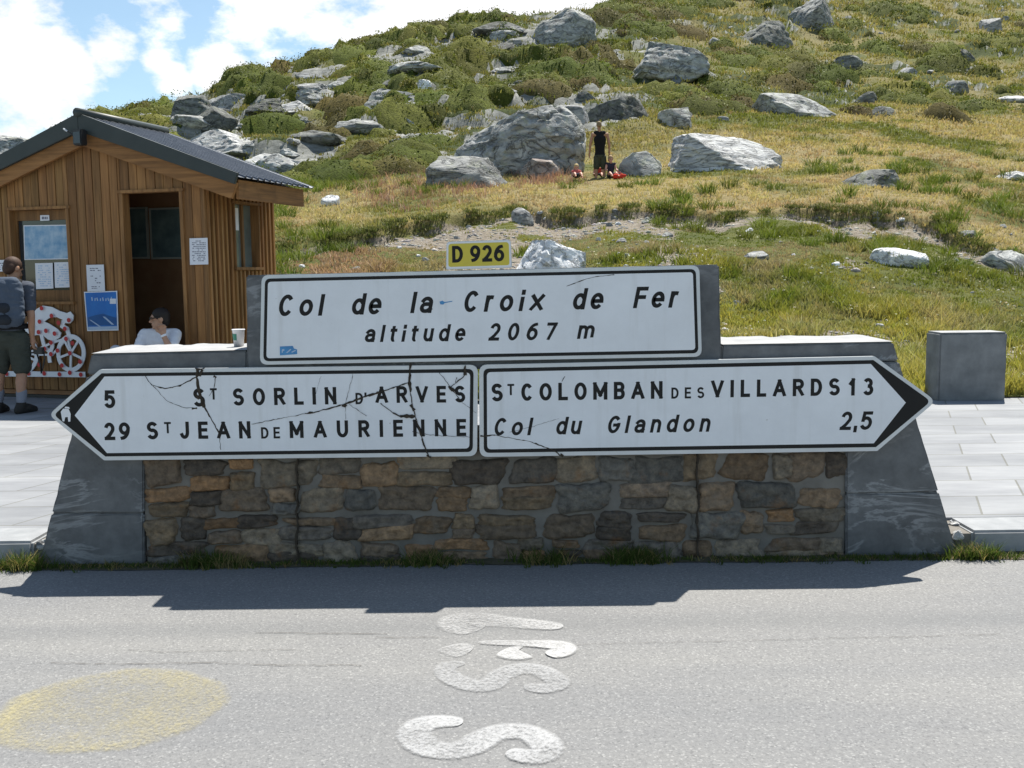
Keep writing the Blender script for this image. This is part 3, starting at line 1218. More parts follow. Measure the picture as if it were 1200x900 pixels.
X7 = .72
GL = {   # width, strokes in a unit box (E marks strokes with square ends)
    'A': (.74, [[(0, 0), (.5, 1)], [(.5, 1), (1, 0)], [(.2, .3), (.8, .3)]]),
    'B': (.62, [[(0, 0), (0, 1)], [(0, 1), (.55, 1)] + arc(.55, .765, .4, .235, 90, -90) + [(0, .53)], [(0, .53), (.58, .53)] + arc(.6, .265, .4, .265, 90, -90) + [(0, 0)]]),
    'C': (.66, [arc(.5, .5, .5, .5, 42, 318)]),
    'D': (.65, [[(0, 0), (0, 1)], [(0, 1), (.4, 1)] + arc(.4, .5, .6, .5, 90, -90) + [(0, 0)]]),
    'E': (.56, [[(0, 0), (0, 1)], [(0, 1), (1, 1)], [(0, .52), (.9, .52)], [(0, 0), (1, 0)]]),
    'F': (.56, [[(0, 0), (0, 1)], [(0, 1), (1, 1)], [(0, .52), (.88, .52)]]),
    'G': (.68, [arc(.5, .5, .5, .5, 42, 360), [(1, .5), (1, .46), (.55, .46)]]),
    'I': (.19, [[(.5, 0), (.5, 1)]]),
    'J': (.54, [[(1, 1), (1, .35)] + arc(.5, .35, .5, .35, 0, -150)]),
    'L': (.54, [[(0, 0), (0, 1)], [(0, 0), (1, 0)]]),
    'M': (.80, [[(0, 0), (0, 1)], [(0, 1), (.5, .22)], [(.5, .22), (1, 1)], [(1, 1), (1, 0)]]),
    'N': (.66, [[(0, 0), (0, 1)], [(0, 1), (1, 0)], [(1, 0), (1, 1)]]),
    'O': (.70, [arc(.5, .5, .5, .5, 90, 450, 32)]),
    'R': (.64, [[(0, 0), (0, 1)], [(0, 1), (.55, 1)] + arc(.57, .745, .42, .255, 90, -90) + [(0, .49)], [(.5, .49), (1, 0)]]),
    'S': (.63, [arc(.5, .755, .47, .245, 28, 265) + arc(.5, .265, .5, .265, 85, -152)]),
    'T': (.60, [[(0, 1), (1, 1)], [(.5, 0), (.5, 1)]]),
    'U': (.66, [[(0, 1), (0, .4)] + arc(.5, .4, .5, .4, 180, 360) + [(1, 1)]]),
    'V': (.72, [[(0, 1), (.5, 0)], [(.5, 0), (1, 1)]]),
    '0': (.62, [arc(.5, .5, .5, .5, 90, 450, 32)]),
    '1': (.34, [[(.05, .74), (1, 1)], [(1, 1), (1, 0)]]),
    '2': (.60, [arc(.48, .7, .48, .3, 165, -35) + [(.5, .25), (.0, .0)], [(0, 0), (1, 0)]]),
    '3': (.58, [arc(.46, .765, .44, .235, 150, -80), arc(.48, .27, .52, .27, 90, -150)]),
    '5': (.60, [[(.95, 1), (.12, 1)], [(.12, 1), (.04, .53)], arc(.45, .335, .55, .335, 140, -150)]),
    '6': (.62, [arc(.5, .32, .5, .32, 90, 450, 28), arc(.92, .32, .92, .68, 180, 96, 10)]),
    '7': (.58, [[(0, 1), (1, 1)], [(1, 1), (.32, 0)]]),
    '9': (.62, [arc(.5, .68, .5, .32, 90, 450, 28), arc(.08, .68, .92, .68, 0, -84, 10)]),
    ',': (.16, [[(.6, .06), (.2, -.16)]]),
    "'": (.14, [[(.5, 1), (.5, .76)]]),
    'a': (.58, [[(1, 0), (1, .47)] + arc(.5, .47, .5, .25, 0, 150), [(1, .40), (.45, .40)] + arc(.42, .2, .42, .2, 90, 270) + [(.6, 0), (1, .13)]]),
    'd': (.60, [[(1, 0), (1, 1)], arc(.5, .36, .5, .36, 35, 325)]),
    'e': (.60, [[(.03, .36), (1, .36)] + arc(.5, .36, .5, .36, 0, 318)]),
    'i': (.18, [[(.5, 0), (.5, .60)], [(.5, .93), (.5, 1.0)]]),
    'l': (.18, [[(.5, 0), (.5, 1)]]),
    'm': (.92, [[(0, 0), (0, X7)], [(0, .44)] + arc(.25, .46, .25, .26, 180, 0) + [(.5, 0)], [(.5, .44)] + arc(.75, .46, .25, .26, 180, 0) + [(1, 0)]]),
    'n': (.56, [[(0, 0), (0, X7)], [(0, .42)] + arc(.5, .42, .5, .30, 180, 0) + [(1, 0)]]),
    'o': (.62, [arc(.5, .36, .5, .36, 90, 450, 28)]),
    'r': (.38, [[(0, 0), (0, X7)], [(0, .40)] + arc(.75, .40, .75, .32, 180, 80)]),
    't': (.38, [[(.35, 1), (.35, .2)] + arc(.75, .2, .4, .2, 180, 290), [(-.05, X7), (1, X7)]]),
    'u': (.56, [[(0, X7), (0, .30)] + arc(.5, .30, .5, .30, 180, 360), [(1, 0), (1, X7)]]),
    'x': (.62, [[(0, 0), (1, X7)], [(0, X7), (1, 0)]]),
}


def ribbon(pts, t, ext):
    P = [Vector((x, y)) for x, y in pts]
    P = [p for i, p in enumerate(P) if i == 0 or (p - P[i - 1]).length > 1e-4]
    closed = (P[0] - P[-1]).length < 1e-3 and len(P) > 4
    if closed:
        P = P[:-1]
    n = len(P)
    if not closed and ext:
        d0, d1 = (P[0] - P[1]).normalized(), (P[-1] - P[-2]).normalized()
        P[0] = P[0] + d0 * ext
        P[-1] = P[-1] + d1 * ext
    L, Q = [], []
    for i in range(n):
        a = P[i] - P[i - 1] if (i > 0 or closed) else P[1] - P[0]
        b = P[(i + 1) % n] - P[i] if (i < n - 1 or closed) else a
        a, b = a.normalized(), b.normalized()
        na, nb = Vector((-a.y, a.x)), Vector((-b.y, b.x))
        m = (na + nb)
        m = m.normalized() if m.length > 1e-6 else na
        k = t / 2 / max(.45, m.dot(na))
        L.append(P[i] + m * k)
        Q.append(P[i] - m * k)
    fs = [(i, i + 1, n + i + 1, n + i) for i in range(n - 1)]
    if closed:
        fs.append((n - 1, 0, n, 2 * n - 1))
    return L + Q, fs


def word(mb, txt, p0, p1, h, wt, dy, italic=0.0, scale_w=1.0):
    """set txt between two baseline pixels p0..p1, cap height h pixels, on the plane dy in front of the wall"""
    A, B = wp(p0[0], p0[1], dy), wp(p1[0], p1[1], dy)
    up = wp(p0[0], p0[1] - h, dy) - A
    H = up.length
    ex = (B - A)
    total = ex.length
    ex.normalize()
    ez = Vector((0, 0, 1))
    ws = [GL[c][0] * H * scale_w for c in txt]
    slant = italic * H * .85
    gap = (total - slant - sum(ws)) / max(1, len(txt) - 1)
    x = 0.0
    t = wt * H
    for c, w in zip(txt, ws):
        if c in "Il'i":
            w_in = 0.0
        for k, st in enumerate(GL[c][1]):
            # centre line inset by half the stroke
            iw = max(w - t, 0.0)
            pts = [(t / 2 + u * iw if w > t * 1.3 else w / 2, t / 2 + v * (H - t)) for u, v in st]
            straight = len(st) == 2
            vs, fs = ribbon(pts, t, t / 2 if straight or st[0][0] in (0, 1) and len(st) < 30 and not (len(st) > 12 and c in 'CGS03') else t * .12)
            out = []
            for v in vs:
                y = v.y
                if c not in ",":
                    y = min(max(y, 0), H)
                out.append(A + ex * (x + v.x + italic * y) + ez * y + Vector((0, -.00025 * (k + 1), 0)))
            mb.add(out, fs)
        x += w + gap


def rounded(pts):
    """[(x,y[,r])] -> pixel outline with rounded corners"""
    n = len(pts)
    out = []
    for i, p in enumerate(pts):
        r = p[2] if len(p) > 2 else 0
        P = Vector(p[:2])
        if not r:
            out.append(tuple(P))
            continue
        a = (Vector(pts[i - 1][:2]) - P).normalized()
        b = (Vector(pts[(i + 1) % n][:2]) - P).normalized()
        ang = a.angle(b)
        d = r / math.tan(ang / 2) if ang > .1 else r
        d = min(d, (Vector(pts[i - 1][:2]) - P).length * .45, (Vector(pts[(i + 1) % n][:2]) - P).length * .45)
        for k in range(9):
            t = k / 8
            q = (P + a * d) * (1 - t) ** 2 + P * 2 * t * (1 - t) + (P + b * d) * t ** 2
            out.append(tuple(q))
    return out


SD = -.050     # sign face, this far in front of the wall


def plate(name, pix, mat, parent, dy, depth, bevel=0.0):
    return MB().prism([wp(x, y, dy) for x, y in rounded(pix)], (0, depth, 0)).build(name, mat, parent, bevel=bevel)


def sign(name, label, outer, black, face, cat="road sign", group=None, fmat='sign_white'):
    c = wp(outer[-1][0], outer[-1][1], SD)
    root = empty(name, c, label, cat, group)
    plate("panel", outer, M['sign_edge'], root, SD, .035, .004)
    plate("border", black, M['sign_black'], root, SD - .0012, .003)
    plate("face", face, M[fmat], root, SD - .0024, .003)
    return root


LD = SD - .0026
sl = sign("direction_sign", "cracked white arrow sign pointing left, with St Sorlin d'Arves and St Jean de Maurienne", [(57, 486, 7), (117, 433, 4), (560, 427.5, 10), (559, 534.5, 10), (122, 539.5, 4)],
          [(63, 486.2, 5), (119, 437.5), (555, 432.3, 7), (554, 529.7, 7), (123.5, 535)],
          [(87.5, 486.8), (122.4, 441.3), (551, 436.5, 5), (550, 525.5, 5), (125.4, 531)], group="arrow signs on the wall")
sr = sign("direction_sign", "white arrow sign pointing right, with St Colomban des Villards and Col du Glandon", [(561.5, 427.5, 10), (1025, 417.5, 4), (1097, 470, 8), (1028, 528.5, 4), (562, 535.5, 10)],
          [(566.5, 432, 7), (1023.5, 422), (1091, 470.2, 6), (1026.5, 524), (567, 530.8, 7)],
          [(570.5, 436.2, 5), (1020.5, 426.5), (1061.5, 471.8), (1024, 519.5), (571, 526.6, 5)], group="arrow signs on the wall")
sc = sign("pass_sign", "large rectangular white sign reading Col de la Croix de Fer altitude 2067 m", [(306.5, 322.5, 9), (819.5, 311, 9), (822.5, 418, 9), (304.5, 427.5, 9)],
          [(310.5, 326.5, 7), (815.5, 315.2, 7), (818.5, 414, 7), (308.5, 423.5, 7)],
          [(314, 330.3, 4), (812, 319, 4), (814.8, 410, 4), (312.2, 419.8, 4)])

b = MB()
for a in (("5", (122.8, 478.4), (135.9, 478.3), 21, .2), ("S", (226.9, 476.6), (240.2, 476.5), 21.5, .2), ("T", (246.5, 468.3), (254.9, 468.2), 13.3, .18),
          ("SORLIN", (273.3, 475.4), (394.4, 473.8), 20.3, .2), ("D", (416.8, 473.8), (425.5, 473.6), 13.4, .18), ("'", (427.6, 473.6), (430, 473.5), 13.6, .18),
          ("ARVES", (440.2, 472.3), (545.3, 471.6), 19.6, .2), ("29", (122.8, 515.9), (152.8, 515.5), 20.6, .2), ("S", (172.5, 515), (186.6, 514.8), 20.6, .2),
          ("T", (192.8, 507.8), (201.2, 507.7), 13.2, .18), ("JEAN", (211, 514.4), (293.9, 513.8), 20.2, .2), ("DE", (306.2, 514), (328.3, 513.7), 13.3, .18),
          ("MAURIENNE", (339.8, 513.4), (546.4, 510.9), 20, .2)):
    b = MB()
    word(b, *a, LD)
    b.build("lettering", M['sign_black'], sl)
for a in (("S", (576, 470.6), (591.3, 470.2), 21, .2), ("T", (594.7, 463.2), (603.5, 463), 13.2, .18), ("COLOMBAN", (611, 469.9), (776.4, 467.2), 20.6, .2),
          ("DES", (786.7, 467.2), (825.2, 466.6), 13, .18), ("VILLARDS", (833.3, 466), (984, 463.4), 20.3, .2), ("13", (994.5, 463.6), (1023.2, 463.2), 20.4, .2)):
    b = MB()
    word(b, *a, LD)
    b.build("lettering", M['sign_black'], sr)
for a in (("Col", (578, 510.4), (625, 510), 20.6, .178), ("du", (650.5, 509.2), (683, 508.8), 20.6, .178), ("Glandon", (710.8, 507.9), (834.2, 505.8), 20.6, .178)):
    b = MB()
    word(b, *a, LD, .2)
    b.build("lettering", M['sign_black'], sr)
b = MB()
word(b, "2,5", (983.6, 504), (1023, 503.6), 21.6, .18, LD, .14)
b.build("lettering", M['sign_black'], sr)
for a in (("Col", (325.2, 370.6), (381.4, 369.9), 25.3, .182), ("de", (411, 368.9), (449.6, 368.3), 25, .182), ("la", (480.6, 367), (509.6, 366.7), 25, .182),
          ("Croix", (542.3, 365.9), (639.6, 364), 25, .182), ("de", (669.8, 362.9), (709.5, 362.2), 25, .182), ("Fer", (741.6, 361.2), (796.6, 360.4), 25, .182),
          ("altitude", (426.8, 401), (547.4, 399.7), 20, .182), ("2067", (572, 399.3), (653.4, 398.4), 20.6, .182), ("m", (676, 397.2), (698, 396.8), 20.6, .182)):
    b = MB()
    word(b, *a, LD, .2)
    b.build("lettering", M['sign_black'], sc)

# small yellow route number on top of the name sign
sn = sign("route_sign", "small yellow plate reading D 926 standing on top of the large white sign", [(523.2, 283.3, 4), (598.6, 280.8, 4), (600, 313.6, 2), (522.8, 316, 2)],
          [(524, 284.1, 4), (597.8, 281.8, 4), (599.1, 312.6, 2), (523.6, 315, 2)],
          [(525.6, 285.8, 4), (596.2, 283.6, 4), (597, 310.6, 3), (525.4, 312.8, 3)], fmat='sign_yellow')
for o in sn.children:
    if o.name.startswith('border'):
        o.data.materials[0] = M['white']
        o.name = "rim"
b = MB()
word(b, "D", (530, 307.9), (540.8, 307.5), 19.6, .2, LD)
word(b, "926", (551, 307.2), (591, 306.2), 19.6, .2, LD)
b.build("lettering", M['sign_black'], sn)


# ---- chipped enamel: cracks across the signs
def crack(mb, pts, w0, dy=LD - .0008, jag=.5, k=0):
    Q = []
    for (x0, y0), (x1, y1) in zip(pts[:-1], pts[1:]):
        n = max(2, int(math.hypot(x1 - x0, y1 - y0) / 3))
        Q += [(x0 + (x1 - x0) * i / n + random.uniform(-jag, jag), y0 + (y1 - y0) * i / n + random.uniform(-jag, jag)) for i in range(n)]
    Q.append(pts[-1])
    n = len(Q)
    L, B = [], []
    for i, q in enumerate(Q):
        a, c = Q[max(i - 1, 0)], Q[min(i + 1, n - 1)]
        t = Vector((c[0] - a[0], c[1] - a[1])).normalized()
        w = w0 * random.choice((.5, .8, 1, 1, 1.5)) / 2
        L.append(wp(q[0] - t.y * w, q[1] + t.x * w, dy - .00012 * k))
        B.append(wp(q[0] + t.y * w, q[1] - t.x * w, dy - .00012 * k))
    mb.add(L + B, [(i, i + 1, n + i + 1, n + i) for i in range(n - 1)])


b = MB()
CR_L = [([(232, 431), (230.8, 442.2), (232.5, 455), (236.7, 470.2), (239.5, 477.2)], 3.6), ([(239.5, 477.2), (247, 490), (256.5, 507.5)], 1.3), ([(256.5, 507.5), (258.8, 527)], .5),
        ([(170.2, 441), (178.3, 451.5)], .9), ([(178.3, 451.5), (193.5, 455.5), (201, 454)], 1.2), ([(201, 454), (211, 452.2), (231.5, 441)], 1.5),
        ([(179.5, 452.7), (194.7, 469), (213.3, 477.2), (228.5, 478.3)], .45), ([(225, 479), (231, 478.3)], 2.6), ([(253, 441), (250.7, 455)], .6), ([(250.7, 455), (244.8, 464.3)], .8),
        ([(250, 440.5), (253.5, 442.5)], 3.2), ([(229.5, 434), (240, 431)], 1.6), ([(229, 431), (234, 438)], 1.6), ([(237, 433), (234, 441)], 1.8),
        ([(229, 462), (233, 468)], 3.0), ([(236, 467), (239, 473)], 3.2),
        ([(295, 497), (320, 491.9), (357, 485)], .6), ([(357, 485), (366.7, 483.5)], 2.0), ([(366.7, 483.5), (404, 473.7)], 1.3), ([(404, 473.7), (432, 463.2)], 1.8),
        ([(430, 463.8), (446, 459.5)], 3.0), ([(446, 459), (478.7, 448.5)], 1.2),
        ([(481, 425.5), (479.8, 443.3), (481, 459.7)], 3.0), ([(481, 459.7), (483.3, 476), (488, 492.3)], 1.3), ([(481, 474), (485.5, 481)], 4.2), ([(488, 492.3), (495, 515.7)], 1.6), ([(495, 515.7), (502.5, 535.5)], 2.0),
        ([(446, 472.5), (460, 483.5)], .9), ([(460, 483.5), (469.3, 488)], 1.8), ([(469.3, 488), (486.8, 488)], 3.4),
        ([(414.5, 436), (408.7, 457.3), (405, 473.7)], .45), ([(405, 473.7), (405, 492)], .4), ([(401, 476), (406, 474)], 3),
        ([(514.8, 436.3), (527.7, 453.8)], .6), ([(527.7, 453.8), (541.7, 471.3)], .8), ([(541.7, 471.3), (558, 484)], .5), ([(525.5, 452.5), (533, 458)], 3),
        ([(545, 428.5), (545, 439.8)], 2.6), ([(545, 439.8), (532.3, 450.3)], 1.1), ([(532.3, 450.3), (527.7, 455)], 1.8), ([(535, 442), (534, 449)], 1),
        ([(483, 506), (511, 510.5), (553, 512)], .45), ([(408.7, 473.7), (429.7, 487.7)], .5), ([(376, 441), (370, 462)], .3), ([(500, 533.5), (505, 536)], 3)]
for k, (p, w) in enumerate(CR_L):
    crack(b, p, w, k=k)
b.build("crack", M['crack'], sl)
b = MB()
for k, (p, w) in enumerate([([(563, 511.2), (580.7, 510)], 1.3), ([(580.7, 510), (622.7, 517.8)], .8), ([(622.7, 517.8), (648, 527.8), (659, 535)], 1.3), ([(657, 531.5), (660, 535)], 3),
                            ([(597, 506.8), (625, 499.8)], .35), ([(625, 499.8), (655, 490.5)], .3), ([(658, 447), (662, 441)], .6)]):
    crack(b, p, w, k=k)
b.build("crack", M['crack'], sr)
b = MB()
crack(b, [(663.8, 335.5), (685, 327.5), (700, 324), (720, 322)], .7, jag=.2)
b.build("scratch", M['crack'], sc)


def px_shape(mb, pts, dy):
    mb.flat([wp(x, y, dy) for x, y in pts])


b = MB()
px_shape(b, [(328, 406), (343, 405.3), (344.5, 408.5), (348, 409.5), (348.3, 415), (328, 416.5)], LD - .001)
st = b.build("sticker", M['blue'], sc)
b = MB()
px_shape(b, [(330, 413.5), (330.4, 409.5), (333, 409), (333.4, 411), (331.6, 411.4), (331.4, 413.3)], LD - .0016)
px_shape(b, [(335, 413.3), (340, 409), (341.5, 409.6), (337, 413.6)], LD - .0016)
px_shape(b, [(341, 412.6), (346, 410), (347, 410.8), (342.5, 413.3)], LD - .0016)
b.build("print", M['pale_blue'], st)
b = MB()
px_shape(b, [(515, 353.5), (518.5, 352.3), (521, 354), (530, 352.6), (530, 353.4), (521, 355.2), (519.5, 357), (516, 356.6)], LD - .001)
b.build("sticker", M['blue'], sc).name = "sticker_scrap"
b = MB()
px_shape(b, [(72.4, 489.5), (71.2, 482.5), (74, 478.8), (80.4, 479.4), (82.8, 485), (82.4, 494), (80, 494.2), (79.4, 488.6), (76.4, 489), (75.3, 494), (73.2, 493.4)], LD + .0013)
px_shape(b, [(75.4, 478.4), (76.6, 476.4), (81, 477), (81.6, 479)], LD + .0012)
b.build("sticker", M['white'], sl)
# ================================================================== STONE BLOCK AND CUP
bl = at(1099, 469, 10.62)
br_ = at(1178, 469, 10.62)
blk = empty("stone_block", ((bl.x + br_.x) / 2, 10.62, KZ), "square grey granite block with pale veins standing on the paving at right", "stone block")
tz = at(1135, 390, 10.62).z
roughen(MB().box((bl.x, 10.62, KZ - .02), (br_.x, 10.62 + .36, tz)).build("block_body", M['granite'], blk, bevel=.018), .006, .05)
mb = MB()
mb.box((bl.x + .02, 10.63, tz + .0005), (br_.x - .02, 10.62 + .35, tz + .004))
mb.build("block_top", M['cap_top'], blk)


def lathe(mb, c, prof, n=20):
    vs, fs = [], []
    for r, z in prof:
        vs += [(c[0] + r * math.cos(2 * math.pi * k / n), c[1] + r * math.sin(2 * math.pi * k / n), c[2] + z) for k in range(n)]
    m = len(prof)
    for i in range(m - 1):
        fs += [(i * n + k, i * n + (k + 1) % n, (i + 1) * n + (k + 1) % n, (i + 1) * n + k) for k in range(n)]
    mb.add(vs, fs)


ctz = wp(279, 411).z + .004
cp = at(280, 405, WF + .24)
cup = empty("paper_cup", (cp.x, WF + .24, ctz), "white paper cup with a green patch, standing on the wall cap beside the raised slate", "cup")
mb = MB()
lathe(mb, (cp.x, WF + .24, ctz), [(0.001, .002), (.023, .002), (.025, .0), (.032, .088), (.035, .09), (.035, .094), (.030, .093), (.023, .006), (.001, .006)])
mb.build("cup_body", M['white'], cup, smooth=True)
mb = MB()
vs = []
for i, (r, z) in enumerate(((.0281, .036), (.0312, .07))):
    vs += [(cp.x + (r + .0006) * math.cos(R(a)), WF + .24 + (r + .0006) * math.sin(R(a)), ctz + z) for a in range(185, 266, 8)]
n = len(vs) // 2
mb.add(vs, [(i, i + 1, n + i + 1, n + i) for i in range(n - 1)])
mb.build("printed_patch", M['green'], cup)

# ================================================================== THE WOODEN HUT
YAW = R(17)
eu = Vector((math.cos(YAW), -math.sin(YAW), 0))
ev = Vector((math.sin(YAW), math.cos(YAW), 0))
P0 = at(247, 420, 11.15)
P0.z = 0.0


def hit_front(px, py, v=0.0):
    d = ray(px, py)
    o = P0 + ev * v
    k = (o - CAM).dot(ev) / d.dot(ev)
    p = CAM + d * k
    return (p - P0).dot(eu), p.z


def hit_side(px, py, u=0.0):
    d = ray(px, py)
    o = P0 + eu * u
    k = (o - CAM).dot(eu) / d.dot(eu)
    p = CAM + d * k
    return (p - P0).dot(ev), p.z


def H(u, v, z):
    return P0 + eu * u + ev * v + Vector((0, 0, z))


HM = Matrix(((eu.x, ev.x, 0, P0.x), (eu.y, ev.y, 0, P0.y), (0, 0, 1, 0), (0, 0, 0, 1)))
FO = -.10                                       # front overhang
u_ap, z_ap = hit_front(94, 133, FO)
u_tip, z_tip = hit_front(281, 203.5, FO)
slope = (z_ap - z_tip) / (u_tip - u_ap)
v_back = hit_side(322, 300)[0]
half = -u_ap                                     # half width of the gable wall
uL = 2 * u_ap - .45
vb2 = v_back
while project(H(u_tip, vb2, z_tip))[0] < 353 and vb2 < v_back + .5 or vb2 < .4:
    vb2 += .01
while project(H(u_tip, vb2, z_tip))[0] > 356 and vb2 > v_back - .02:
    vb2 -= .01
print("roof back", vb2, v_back, project(H(u_tip, vb2, z_tip)), project(H(u_ap, vb2, z_ap)))
print("hut: apex", u_ap, z_ap, "tip", u_tip, z_tip, "slope", slope, "depth", v_back)
hut = empty("wooden_hut", P0 + eu * u_ap, "small brown wooden hut with vertical boards, open doorway and grey metal gable roof", "hut", rz=-YAW)


def tintw(lo=.72, hi=1.22):
    k = random.uniform(lo, hi)
    return (k * random.uniform(.95, 1.06), k, k * random.uniform(.9, 1.05))


def HB(mb, u0, u1, v0, v1, z0, z1):
    return mb.box((u0, v0, z0), (u1, v1, z1), HM)


def zroof(u):
    return z_ap - .14 - slope * abs(u - u_ap)


wu0, wz1 = hit_front(9, 247)
wu1, wz0 = hit_front(87, 353)
du0, dz1 = hit_front(141, 227)
du1, _ = hit_front(214, 227)
DZ0 = .22
OPEN = [(wu0, wu1, wz0, wz1), (du0, du1, .1, dz1)]


def boards(name, a0, a1, width, openings, base, top_fn, place, thick=.022, gap=.006, split_cols=()):
    mb = MB()
    a = a0
    cuts = sorted({round(c, 4) for o in openings for c in o[:2]})
    edges = [a0]
    while edges[-1] < a1 - 1e-4:
        e = edges[-1] + width * random.uniform(.94, 1.06)
        for c in cuts:
            if edges[-1] + 1e-4 < c < e + .02:
                e = c
                break
        edges.append(min(e, a1))
    for p, q in zip(edges[:-1], edges[1:]):
        if q - p < .012:
            continue
        m = (p + q) / 2
        segs = [(base, None)]
        for (o0, o1, z0, z1) in openings:
            if o0 - 1e-3 <= m <= o1 + 1e-3:
                segs = [s for s in ((base, z0), (z1, None)) if s[1] is None or s[1] > s[0] + .02]
        for (z0, z1) in segs:
            mb.color(tintw())
            off = random.uniform(-.004, .004)
            g = gap / 2
            if z1 is None:
                pts = [(p + g, z0), (q - g, z0), (q - g, top_fn(q)), (p + g, top_fn(p))]
                if place == 'F' and p < u_ap < q:
                    pts.insert(3, (u_ap, top_fn(u_ap)))
            else:
                pts = [(p + g, z0), (q - g, z0), (q - g, z1), (p + g, z1)]
            if place == 'F':
                mb.prism([H(u, off, z) for u, z in pts], ev * thick)
            else:
                mb.prism([H(-off, v, z) for v, z in pts], -eu * thick)
    return mb.build(name, M['wood'], hut, bevel=.003)


boards("front_boards", uL, 0.0, .112, OPEN, DZ0, lambda u: zroof(u) - .02, 'F')
sv0, sz1 = hit_side(271.5, 238)
sv1, sz0 = hit_side(304, 313)
z_ev = zroof(0.0)
SOPEN = [(sv0, sv1, sz0, sz1)]
boards("side_boards", 0.03, v_back, .085, SOPEN, DZ0, lambda v: z_ev, 'S')
# battens over the joints of the side boards
mb = MB()
v = .045
while v < v_back:
    mb.color(tintw(.95, 1.45))
    if sv0 - .03 < v < sv1 + .03:
        HB(mb, .001, .026, v - .016, v + .016, DZ0, sz0 - .045)
        HB(mb, .001, .026, v - .016, v + .016, sz1 + .03, z_ev - .005)
    else:
        HB(mb, .001, .026, v - .016, v + .016, DZ0, z_ev - .005)
    v += .085
mb.build("side_battens", M['wood'], hut)
# corner post, back and left walls
mb = MB().color((.9, .9, .9))
HB(mb, -.035, .012, -.012, .03, DZ0, z_ev)
mb.build("corner_post", M['wood'], hut)
mb = MB().color((.8, .8, .8))
mb.prism([H(uL, v_back - .03, DZ0), H(0, v_back - .03, DZ0), H(0, v_back - .03, z_ev), H(u_ap, v_back - .03, zroof(u_ap)), H(uL, v_back - .03, zroof(uL))], ev * .03)
mb.build("rear_wall", M['wood'], hut)
mb = MB().color((.8, .8, .8))
HB(mb, uL, uL + .03, .03, v_back - .031, DZ0, zroof(uL))
mb.build("left_wall", M['wood'], hut)
# lining inside
mb = MB()
HB(mb, uL + .04, -.04, v_back - .06, v_back - .035, .24, z_ev)
HB(mb, uL + .04, -.04, .03, v_back - .062, .16, .21)
HB(mb, uL + .04, -.04, .026, v_back - .062, z_ev - .06, z_ev - .03)
mb.build("lining", M['interior'], hut)
mb = MB()
HB(mb, uL + .03, -.02, .02, v_back - .03, .02, .155)
mb.build("dark_base", M['black_metal'], hut)  # near-black box stands in for the dark gap under the boards

# roof: two ribbed metal sheets, gable trims, bargeboards and eave boards
th = math.atan(slope)
for sgn in (1, -1):
    L = (u_tip - u_ap + (0 if sgn > 0 else .45)) / math.cos(th)
    LX = 0 if sgn > 0 else .45
    mb = MB()
    vs, prof = [], []
    v = FO - .03
    pitch_ = .125
    while v < vb2:
        prof += [(v, 0), (v + .085, 0), (v + .095, .022), (v + .115, .022)]
        v += pitch_
    prof.append((vb2, 0))
    for s in (0.0, L + .03):
        for (vv, hh) in prof:
            u = u_ap + sgn * (s * math.cos(th) - (hh - .02) * -math.sin(th) * 1.0)
            z = z_ap - s * math.sin(th) + (hh - .03) * math.cos(th)
            vs.append(H(u, vv, z))
    n = len(prof)
    mb.add(vs, [(i, i + 1, n + i + 1, n + i) for i in range(n - 1)])
    rs = mb.build("roof_sheet", M['roof_metal'], hut)
    sol = rs.modifiers.new("thick", 'SOLIDIFY')
    sol.thickness = .006

    def mir(p):
        u, z = hit_front(*p, FO)
        far_ = LX * (u - u_ap) / (u_tip - u_ap)
        return (u_ap + sgn * (u - u_ap + far_), z - far_ * slope)
    mb = MB()
    pts = [(u_ap, z_ap)] + [mir(p) for p in ((281, 203), (277, 216))] + [(u_ap, hit_front(95, 154.5, FO)[1])]
    mb.prism([H(u, FO - .045, z) for u, z in pts], ev * .04)
    mb.build("gable_trim", M['roof_trim'], hut, bevel=.004)
    mb = MB().color((1, 1, 1))
    pts = [(u_ap + sgn * .002, hit_front(95, 153, FO)[1])] + [mir(p) for p in ((277.5, 214), (271, 233))] + [(u_ap + sgn * .002, hit_front(95, 171, FO)[1])]
    mb.prism([H(u, FO, z) for u, z in pts], ev * .045)
    mb.build("bargeboard", M['wood_beam'], hut, bevel=.004)
    ue = u_ap + sgn * (u_tip - u_ap - .05 + LX)
    ze = z_tip - .055 - LX * slope
    zb_ = hit_front(271, 233, FO)[1] - LX * slope
    mb = MB().color((.95, .95, .95))
    HB(mb, min(ue, ue - sgn * .035), max(ue, ue - sgn * .035), FO + .047, vb2 - .06, zb_, ze)
    mb.build("eave_board", M['wood_depth'], hut, bevel=.003)
    # soffit under the overhang
    mb = MB().color((.8, .8, .8))
    un = u_ap + sgn * half
    mb.prism([H(u_ap, FO + .05, z_ap - .10), H(ue, FO + .05, z_ap - .10 - slope * abs(ue - u_ap)), H(ue, FO + .05, z_ap - .12 - slope * abs(ue - u_ap)), H(u_ap, FO + .05, z_ap - .12)],
             ev * (vb2 - FO - .12))
    mb.build("soffit", M['wood_depth'], hut)
mb = MB()
mb.tube([H(u_ap, FO - .06, z_ap + .005), H(u_ap, vb2 + .01, z_ap + .005)], .05, 10)
mb.build("ridge_cap", M['roof_trim'], hut, smooth=True)


